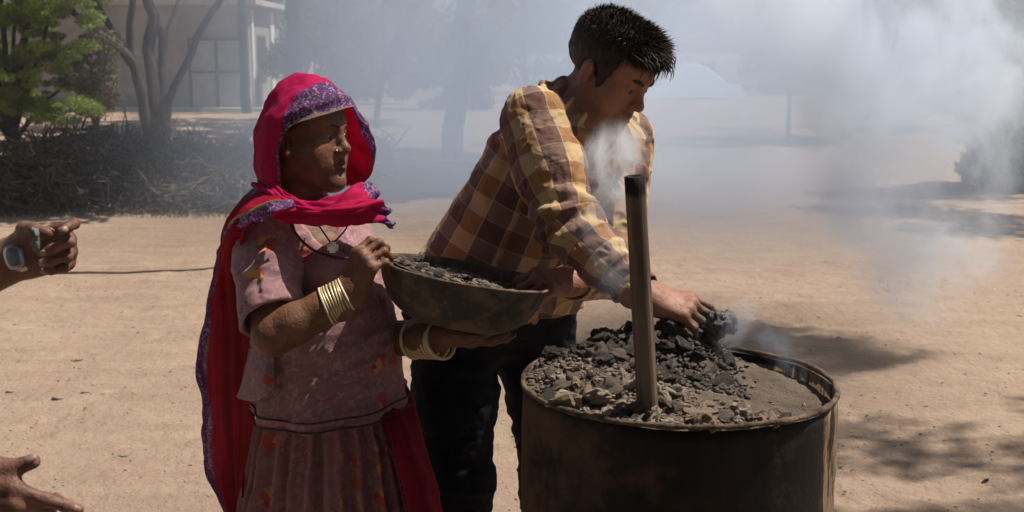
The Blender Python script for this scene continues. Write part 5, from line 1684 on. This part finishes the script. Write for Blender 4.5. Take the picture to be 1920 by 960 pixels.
def plaid_part(name, S, pts, rbar, ref, parent, amp, seed, uoff=0.0, voff=0.0, h=.0035, folds=None):
    V, Q = S.mesh(h); V = relax(V, Q, 2)
    N = vnormals(V, Q)
    u, s = limb_uv(V, pts, rbar, ref)
    a = fbm(np.stack([u * 13 + s * 9, s * 17 - u * 8, np.full(len(V), seed * 3.7)], 1), 3)
    b = fbm(np.stack([u * 20 - s * 15, s * 12 + u * 9, np.full(len(V), seed * 5.1)], 1), 3)
    rid = np.maximum(1 - np.abs(2 * a - 1), 1 - np.abs(2 * b - 1))
    D = (rid ** 2 - .65) * amp
    if folds is not None: D = D + folds(V, u, s)
    V2 = V + N * D[:, None]
    # the weave follows the folds a little
    return link(name, mesh_np(name, V2, Q, True, np.stack([u + uoff + .009 * (a - .5), s + voff + .009 * (b - .5), np.zeros(len(V))], 1)), M['plaid'], parent)
def man_clothes():
    back = np.array([.25, 1.0, .1])
    S = Solid()
    S.cone(W(1032, 268, 2.82), W(890, 535, 2.87), .120, .146, k=.06)
    S.cone(W(1098, 282, 2.95), W(985, 545, 2.99), .118, .140, k=.06)
    S.cone(W(1005, 232, 2.72), W(1062, 222, 2.86), .074, .078, k=.05)
    S.cone(W(1062, 222, 2.86), W(1160, 268, 2.99), .078, .072, k=.05)
    S.cone(W(890, 535, 2.87), W(890, 575, 2.88), .146, .148, k=.03)
    S.cone(W(985, 545, 2.99), W(985, 580, 3.0), .14, .142, k=.03)
    S.plane(W(925, 590, 2.9), (0, 0, -1))
    def tf(V, u, s):
        d = V - r_sh
        r = np.linalg.norm(d, axis=1); a = np.arctan2(d[:, 2], d[:, 0])
        return .006 * np.sin(a * 16) * np.exp(-((r - .13) / .1) ** 2)
    sh = plaid_part('shirt', S, [W(925, 560, 2.93), W(1062, 250, 2.88)], .165, back, man, .009, 1, .02, .02, .004, tf)
    S = Solid()
    d1 = nrm(r_el - r_sh); d2 = nrm(r_wr - r_el)
    cu = r_wr - d2 * .022
    S.cone(r_sh - d1 * .0, r_sh + d1 * .12, .074, .074, k=.03)
    S.cone(r_sh + d1 * .12, r_el, .074, .063, k=.03)
    S.cone(r_el, W(1140, 495, 2.49), .063, .054, k=.03)
    S.cone(W(1140, 495, 2.49), cu, .054, .042, k=.02)
    S.plane(cu, d2)
    S.cone(cu - d2 * .015, cu + d2 * .03, .037, .037, k=.003, op='s')
    def sf(V, u, s):
        L1 = np.linalg.norm(r_el - r_sh)
        e = np.exp(-((s - L1) / .07) ** 2) * .008 * np.sin(s * 120 + u * 40)
        w = np.exp(-((s - L1 - .2) / .06) ** 2) * .005 * np.sin(s * 190 + u * 25)
        return e + w
    sl = plaid_part('sleeve', S, [r_sh, r_el, r_wr], .072, back, sh, .010, 2, .052, .045, .0035, sf)
    ring_at(cu - d2 * .010, d2, .0415, .004, M['plaid_cuff'], sl, 'cuff', 5.0)
    S = Solid()
    e1 = nrm(l_el - l_sh); e2 = nrm(l_wr - l_el); lc = l_wr - e2 * .012
    S.cone(l_sh - e1 * .01, l_el, .076, .064, k=.03).cone(l_el, lc, .064, .045, k=.03)
    S.plane(lc, e2); S.cone(lc - e2 * .015, lc + e2 * .03, .037, .037, k=.003, op='s')
    s2 = plaid_part('sleeve', S, [l_sh, l_el, l_wr], .07, back, sh, .012, 3, .0, .03)
    ring_at(lc - e2 * .006, e2, .0425, .0045, M['plaid_edge'], s2, 'cuff', 4.5)
    # collar
    nb, nt = W(1074, 222, 2.845), MC + MR @ np.array([0, -.036, -.085])
    ax = nrm(nt - nb); fx = nrm(MR[:, 1] - ax * (MR[:, 1] @ ax)); sx = np.cross(ax, fx)
    rows = []
    for hgt, rad in ((-.012, .082), (.012, .078), (.036, .072), (.040, .080), (.014, .096), (-.008, .108)):
        row = []
        for t in np.linspace(-2.75, 2.75, 13):
            drop = -.020 * (abs(t) / 2.75) ** 2
            row.append(nb + ax * (hgt + drop) + rad * (-math.cos(t) * fx + math.sin(t) * sx))
        rows.append(row)
    G, u, v = loft(rows, 90, 30)
    o = cloth('collar', rows, 90, 30, M['plaid'], sh, .0015, None, .006, 2)
    a = o.data.attributes['uvw']; n = len(a.data); buf = np.zeros(n * 3, np.float32); a.data.foreach_get('vector', buf); buf = buf.reshape(-1, 3); buf[:, 0] *= .42; buf[:, 1] *= .10
    a.data.foreach_set('vector', buf.ravel())
    # trousers
    S = Solid()
    hipR, hipL = W(852, 590, 2.89), W(985, 590, 3.04)
    S.cone(hipR, hipL, .118, .118, k=.05)
    S.cone(W(892, 545, 2.88), W(980, 545, 3.0), .128, .125, k=.05)
    kR, kL = W(866, 905, 2.84), W(1030, 912, 3.00)
    aR, aL = np.array([kR[0] - .005, 2.92, .09]), np.array([kL[0] + .01, 3.06, .09])
    S.chain([np.append(hipR, .113), np.append((hipR + kR) / 2 + np.array([-.005, 0, 0]), .098), np.append(kR, .073), np.append(aR, .066)], k=.03)
    S.chain([np.append(hipL, .113), np.append((hipL + kL) / 2 + np.array([.02, 0, .02]), .094), np.append(kL, .072), np.append(aL, .066)], k=.03)
    for a_ in (aR, aL): S.plane(np.array([0, 0, .05]), (0, 0, -1))
    V, Q = S.mesh(.005); V = relax(V, Q, 2); N = vnormals(V, Q)
    rid = 1 - np.abs(2 * fbm(V * np.array([11, 11, 20]) + V[:, [2, 0, 1]] * 6, 3) - 1)
    V = V + N * ((rid - .7) * .018)[:, None]
    link('trousers', mesh_np('trousers', V, Q), M['trousers'], man)
    for a_ in (aR, aL):
        S = Solid(); p = a_ * np.array([1, 1, 0]) + np.array([.06, -.03, .045])
        S.ell(p, (.135, .05, .042)).cone(p + np.array([-.06, 0.0, 0]), p + np.array([-.062, .0, .06]), .045, .045, k=.03); S.plane(np.array([0, 0, .004]), (0, 0, -1))
        V, Q = S.mesh(.006); link('shoe', mesh_np('shoe', V, Q), M['shoe'], man)
M['plaid_edge'] = simple('yellow plaid cuff', (0.30, 0.20, 0.085), (0.52, 0.40, 0.24), 24, .8, .001)
M['plaid_cuff'] = simple('orange brown cuff', (0.16, 0.07, 0.035), (0.30, 0.14, 0.06), 24, .8, .001)
man_clothes()
# the mud he scoops
def build_scoop():
    S = Solid()
    c = W(1356, 604, 2.405)
    S.ell(c, (.024, .020, .016), k=.02).ell(c + np.array([-.028, .006, -.010]), (.02, .016, .012), k=.03).ell(c + np.array([.016, .006, .003]), (.014, .014, .017), k=.02)
    S.cone(c + np.array([-.012, 0, -.01]), c + np.array([-.022, .012, -.045]), .010, .012, k=.02)
    S.cone(c + np.array([-.022, .012, -.045]), c + np.array([-.03, .015, -.085]), .012, .030, k=.02)
    V, Q = S.mesh(.003); N = vnormals(V, Q)
    V = V + N * ((fbm(V * 75, 4) - .5) * .030 + (fbm(V * 190 + 5, 2) - .5) * .009)[:, None]
    tag(link('mud_clump', mesh_np('mud_clump', V, Q), M['mud_grey']), 'ragged grey clump of wet mud in the man\'s reaching hand', 'mud')
M['mud_grey'] = m_mud('wet grey mud', (0.040, 0.037, 0.034), (0.11, 0.10, 0.092), .35)
build_scoop()

# ------------------------------------------------------------------ the person at the left edge: only two gesturing hands reach into view
other = empty('person', (-1.2, 1.66, 0))
tag(other, 'person beyond the left edge, only two gesturing hands in view, steel watch on one wrist', 'person')
def build_other():
    S = Solid()
    OR, OC = frame(8, 4), np.array([-1.14, 1.66, 1.58])
    head(S, OR, OC, 1.0, False, True)
    S.cone(OC + np.array([-.04, 0, -.1]), np.array([-1.2, 1.66, 1.36]), .055, .065, k=.03)
    S.cone((-1.2, 1.48, 1.34), (-1.2, 1.84, 1.34), .065, .065, k=.05)
    S.ell((-1.2, 1.66, 1.12), (.11, .15, .25), k=.05)
    wl, wr = W(36, 482, 1.84), W(-106, 934, 1.50)
    el, er = np.array([-.98, 1.86, 1.10]), np.array([-.96, 1.44, .92])
    S.chain([(-1.2, 1.86, 1.33, .055), (*el, .045), (*((el + wl) / 2), .04), (*wl, .029)], k=.012)
    S.chain([(-1.2, 1.46, 1.33, .055), (*er, .045), (*((er + wr) / 2), .04), (*wr, .029)], k=.012)
    nails = []
    # upper hand: palm to the viewer, fingers half closed, first finger along the top
    hand(S, wl, (.94, -.10, .26), (.05, 1.0, .10), True, ((30, 55, 25), (62, 78, 30), (70, 82, 40), (74, 84, 40)), (10, 3, -4, -8),
         [(.020, .024, -.012, .0165), (.044, .046, -.030, .0135), (.068, .044, -.046, .0115), (.090, .032, -.050, .0095)], .90, 'upper', nails)
    # lower hand: thumb up, first finger pointing
    hand(S, wr, (.95, .0, -.14), (.05, -1.0, .12), False, ((10, 10, 8), (38, 50, 30), (48, 60, 35), (52, 62, 35)), (-16, -10, -8, -8),
         [(.020, .022, -.010, .0170), (.046, .048, -.010, .0140), (.078, .048, -.010, .0120), (.104, .061, -.008, .0098)], 1.0, 'lower', nails)
    skin_mesh(S, M['skin_hand'], other, [(OR, OC, 1.0, True)])
    make_nails(nails, other)
    face_bits(OR, OC, 1.0, other)
    H = Solid().at(OR, OC, 1.0)
    H.ell((0, -.016, .052), (.080, .103, .090)).ell((0, .098, -.01), (.068, .064, .085), k=.012, op='s').ell((0, .0, -.125), (.2, .22, .10), k=.03, op='s').at()
    V, Q = H.mesh(.005); link('hair', mesh_np('hair', V, Q), M['hair'], other)
    S = Solid()
    S.cone((-1.2, 1.48, 1.335), (-1.2, 1.84, 1.335), .078, .078, k=.05).ell((-1.2, 1.66, 1.12), (.128, .168, .27), k=.05).ell((-1.2, 1.66, .88), (.13, .17, .16), k=.06)
    for y, e in ((1.87, el), (1.45, er)):
        a = np.array([-1.2, y, 1.33]); S.cone(a, a + (e - a) * .8, .07, .062, k=.04); S.plane(a + (e - a) * .8, nrm(e - a)) if False else None
    V, Q = S.mesh(.006); V = relax(V, Q, 2); link('shirt', mesh_np('shirt', V, Q), simple('pale grey shirt', (.25, .25, .26), (.32, .32, .33), 20, .85, .004), other)
    S = Solid()
    for y in (1.57, 1.75): S.chain([(-1.2, y, .85, .11), (-1.19, y, .48, .08), (-1.2, y, .08, .065)], k=.03)
    V, Q = S.mesh(.007); link('trousers', mesh_np('trousers', V, Q), M['trousers'], other)
    for y in (1.57, 1.75):
        S = Solid().ell((-1.13, y, .04), (.13, .048, .04)); V, Q = S.mesh(.008); link('shoe', mesh_np('shoe', V, Q), M['shoe'], other)
    # watch
    c = W(22, 478, 1.80) ; d = nrm(np.array([.94, -.10, .26]))
    wt = empty('watch', c); wt.parent = other; bpy_parent_fix.append((wt, other))
    tag(wt, 'steel wristwatch with a rounded oblong grey face')
    ring_at(wl + d * .012, d, .0305, .0026, M['steel'], wt, 'watch_strap', 4.0)
    f = np.array([0, -1.0, .12]); f = nrm(f - d * (f @ d)); s = np.cross(f, d)
    cc = wl + d * .012 + f * .0300
    def disc(rx, ry, t0, t1, n=36):
        a = np.arange(n) / n * 2 * math.pi
        sx = np.sign(np.cos(a)) * np.abs(np.cos(a)) ** .75 * rx; sy = np.sign(np.sin(a)) * np.abs(np.sin(a)) ** .75 * ry
        rows = [(t0, 1.0), (t1 - .001, 1.0), (t1, .92)]
        V = np.concatenate([cc + (sx * k)[:, None] * d + (sy * k)[:, None] * s + f * t for t, k in rows] + [(cc + f * t1)[None]])
        Fq = gridfaces(3, n, True); j = np.arange(n)
        return V, [Fq, np.stack([2 * n + j, 2 * n + (j + 1) % n, np.full(n, 3 * n)], 1)]
    V, Fl = disc(.0150, .0190, -.006, .0085); Bag().add(V, Fl).build('watch_case', M['steel'], wt)
    V, Fl = disc(.0108, .0146, .006, .0092); Bag().add(V, Fl).build('watch_face', M['dial'], wt)
    # small grey thing between the fingers
    p = W(66, 448, 1.77)
    V, Fa = lump(33, .012, .8, 3, 1.4)
    tag(Bag().add(V * np.array([.7, .6, 1.5]) + p, Fa).build('grey_stone', M['grey_stone']), 'small grey stone pinched in the hand with the watch', 'stone')
M['steel'] = m_metal('worn steel', (.30, .30, .30), (.48, .48, .47), .30)
M['dial'] = simple('grey watch dial', (.10, .115, .11), (.14, .155, .15), 60, .25, .0, spec=.5)
M['grey_stone'] = simple('grey stone', (.075, .078, .066), (.20, .20, .17), 60, .8, .002)
build_other()

# ------------------------------------------------------------------ smoke
def smoke_mat(name, build, col=(0.72, 0.82, 0.97), aniso=0.0):
    m = Mat(name)
    d = build(m)
    v = m.n('VolumePrincipled')
    v.inputs['Color'].default_value = (*col, 1)
    v.inputs['Anisotropy'].default_value = aniso
    m.put(v.inputs['Density'], d)
    m.t.links.new(v.outputs[0], m.o.inputs['Volume'])
    return m.m
def smoke_box(name, label, lo, hi, mat):
    lo, hi = np.array(lo, float), np.array(hi, float)
    c = (lo + hi) / 2
    o = Bag().box(lo - c, hi - c).build(name, mat, None, False)
    o.location = Vector(c)
    tag(o, label, None, None, 'stuff')
    return o
def edge_fade(m, g, axis, w0, w1):
    """0 at both faces of the box, 1 inside"""
    a = m.n('SeparateXYZ', None, Vector=g).outputs[axis]
    return m.math('MULTIPLY', m.step(a, 0.0, w0), m.step(a, 1.0, 1.0 - w1))
def bank(m, D, sc, fx, fy, fz, thr=(0.3, 0.7), lo=0.35):
    g = m.co('Generated'); c = m.co('Object')
    f = m.math('MULTIPLY', m.math('MULTIPLY', edge_fade(m, g, 0, *fx), edge_fade(m, g, 1, *fy)), edge_fade(m, g, 2, *fz))
    n = m.step(m.noise(c, sc, 5, .55, .5), *thr)
    n = m.math('ADD', m.math('MULTIPLY', n, 1 - lo), lo)
    return m.math('MULTIPLY', m.math('MULTIPLY', f, n), D)
def plume(m, D, base, slope, r0, grow, sc, thr, top, curve=0.0, sharp=(1.0, 0.25), warp=0.5):
    """density round a slanting axis; object coordinates are scene coordinates relative to the box centre"""
    pos = m.n('NewGeometry').outputs['Position']
    s = m.n('SeparateXYZ', None, Vector=pos)
    wv = m.n('TexNoise', None, Vector=pos, Scale=sc * .55, Detail=3)
    ws = m.n('SeparateXYZ', None, Vector=wv.outputs['Color'])
    z = m.math('SUBTRACT', s.outputs[2], base[2])
    zz = m.math('MAXIMUM', z, 0.0)
    r = m.math('ADD', m.math('MULTIPLY', zz, grow), r0)
    def ax(k):
        cx = m.math('ADD', m.math('MULTIPLY', z, slope[k]), base[k])
        cx = m.math('ADD', cx, m.math('MULTIPLY', m.math('MULTIPLY', z, z), curve if k == 0 else 0.0))
        d = m.math('SUBTRACT', s.outputs[k], cx)
        d = m.math('DIVIDE', d, r)
        return m.math('ADD', d, m.math('MULTIPLY', m.math('SUBTRACT', ws.outputs[k], .5), warp * 2))
    dx, dy = ax(0), ax(1)
    q = m.math('SQRT', m.math('ADD', m.math('MULTIPLY', dx, dx), m.math('MULTIPLY', dy, dy)))
    core = m.step(q, *sharp)
    n = m.step(m.noise(m.mapv(pos, (1, 1, .75)), sc, 7, .66, 1.0), *thr)
    core = m.math('MULTIPLY', core, n)
    core = m.math('MULTIPLY', core, m.step(z, 0.0, max(r0 * 1.5, .8 if r0 > .2 else 0)))
    core = m.math('MULTIPLY', core, m.step(z, top, top * .6))
    return m.math('MULTIPLY', core, D)
def build_smoke():
    # drifting bank behind the two people
    mb = smoke_mat('drifting smoke', lambda m: bank(m, .46, .6, (.36, .35), (.45, .3), (.04, .3), (.3, .68), .4))
    smoke_box('smoke_bank', 'pale grey smoke drifting low across the yard behind the two people', (-4.0, 8.4, 0.03), (4.4, 16.5, 2.75), mb)
    mb = smoke_mat('nearer smoke', lambda m: bank(m, .62, 1.2, (.3, .3), (.4, .3), (.35, .3), (.36, .66), .08))
    smoke_box('smoke_veil', 'thin bluish smoke spreading between the post and the thick plume', (.3, 4.8, .2), (3.0, 8.2, 2.15), mb)
    # tall plume behind the drum
    b = ground_at(1690, 655)
    mp = smoke_mat('thick plume', aniso=.3, col=(.88, .935, .995), build=lambda m: plume(m, 6.2, (b[0], b[1], .02), (-.09, .12), .33, .33, 2.6, (.43, .58), 2.6, 0.0, (1.0, .4), .7))
    smoke_box('smoke_plume', 'thick white smoke plume rising from the ground behind the drum', (b[0] - 2.1, b[1] - 1.5, .03), (b[0] + 1.7, b[1] + 2.0, 2.6), mp)
    # puff beside the post
    q = W(1124, 398, 2.32)
    mq = smoke_mat('puff', col=(.92, .95, .98), build=lambda m: plume(m, 44, (q[0], q[1], q[2] - .03), (.22, .0), .060, .05, 15, (.40, .62), .215, 0.0, (1.0, .1), .85))
    smoke_box('smoke_puff', 'small white puff of smoke between the man\'s chest and the post', (q[0] - .13, q[1] - .11, q[2] - .05), (q[0] + .2, q[1] + .12, q[2] + .27), mq)
    q2 = W(1160, 600, 2.44)
    m5 = smoke_mat('post wisp', lambda m: plume(m, 7, (q2[0], q2[1], q2[2] - .02), (-.10, -.25), .04, .14, 12, (.42, .66), .3, 0.0, (1.0, .2), .7))
    smoke_box('smoke_wisp', 'faint smoke wisp climbing from the heap left of the post', (q2[0] - .16, q2[1] - .18, q2[2] - .03), (q2[0] + .12, q2[1] + .1, q2[2] + .3), m5)
    # wisps over the ash
    w = W(1345, 668, 2.36)
    mw = smoke_mat('wisp', lambda m: plume(m, 10, (w[0], w[1], w[2] - .03), (.5, .1), .025, .25, 14, (.4, .7), .16, 0.0, (1.0, .2), .5))
    smoke_box('smoke_wisp', 'thin smoke wisp rising under the man\'s reaching hand', (w[0] - .08, w[1] - .08, w[2] - .04), (w[0] + .18, w[1] + .12, w[2] + .14), mw)
    w2 = W(1500, 705, 2.24)
    m2 = smoke_mat('rim wisp', lambda m: plume(m, 9, (w2[0], w2[1], w2[2] - .03), (-.3, .1), .035, .3, 12, (.4, .7), .14, 0.0, (1.0, .2), .5))
    smoke_box('smoke_wisp', 'faint smoke wisp at the right inside the drum', (w2[0] - .13, w2[1] - .1, w2[2] - .04), (w2[0] + .09, w2[1] + .12, w2[2] + .12), m2)
def build_haze():
    m = Mat('dusty smoky air')
    v = m.n('VolumePrincipled'); v.inputs['Color'].default_value = (.88, .90, .93, 1); v.inputs['Density'].default_value = HAZE
    m.t.links.new(v.outputs[0], m.o.inputs['Volume'])
    o = Bag().box((-262, -32, -1.0), (262, 422, 14.0)).build('haze', m.m, None, False)
    tag(o, 'thin smoky haze hanging over the whole yard', None, None, 'stuff')
HAZE = 0.0010
build_smoke()
build_haze()
fix_parents()
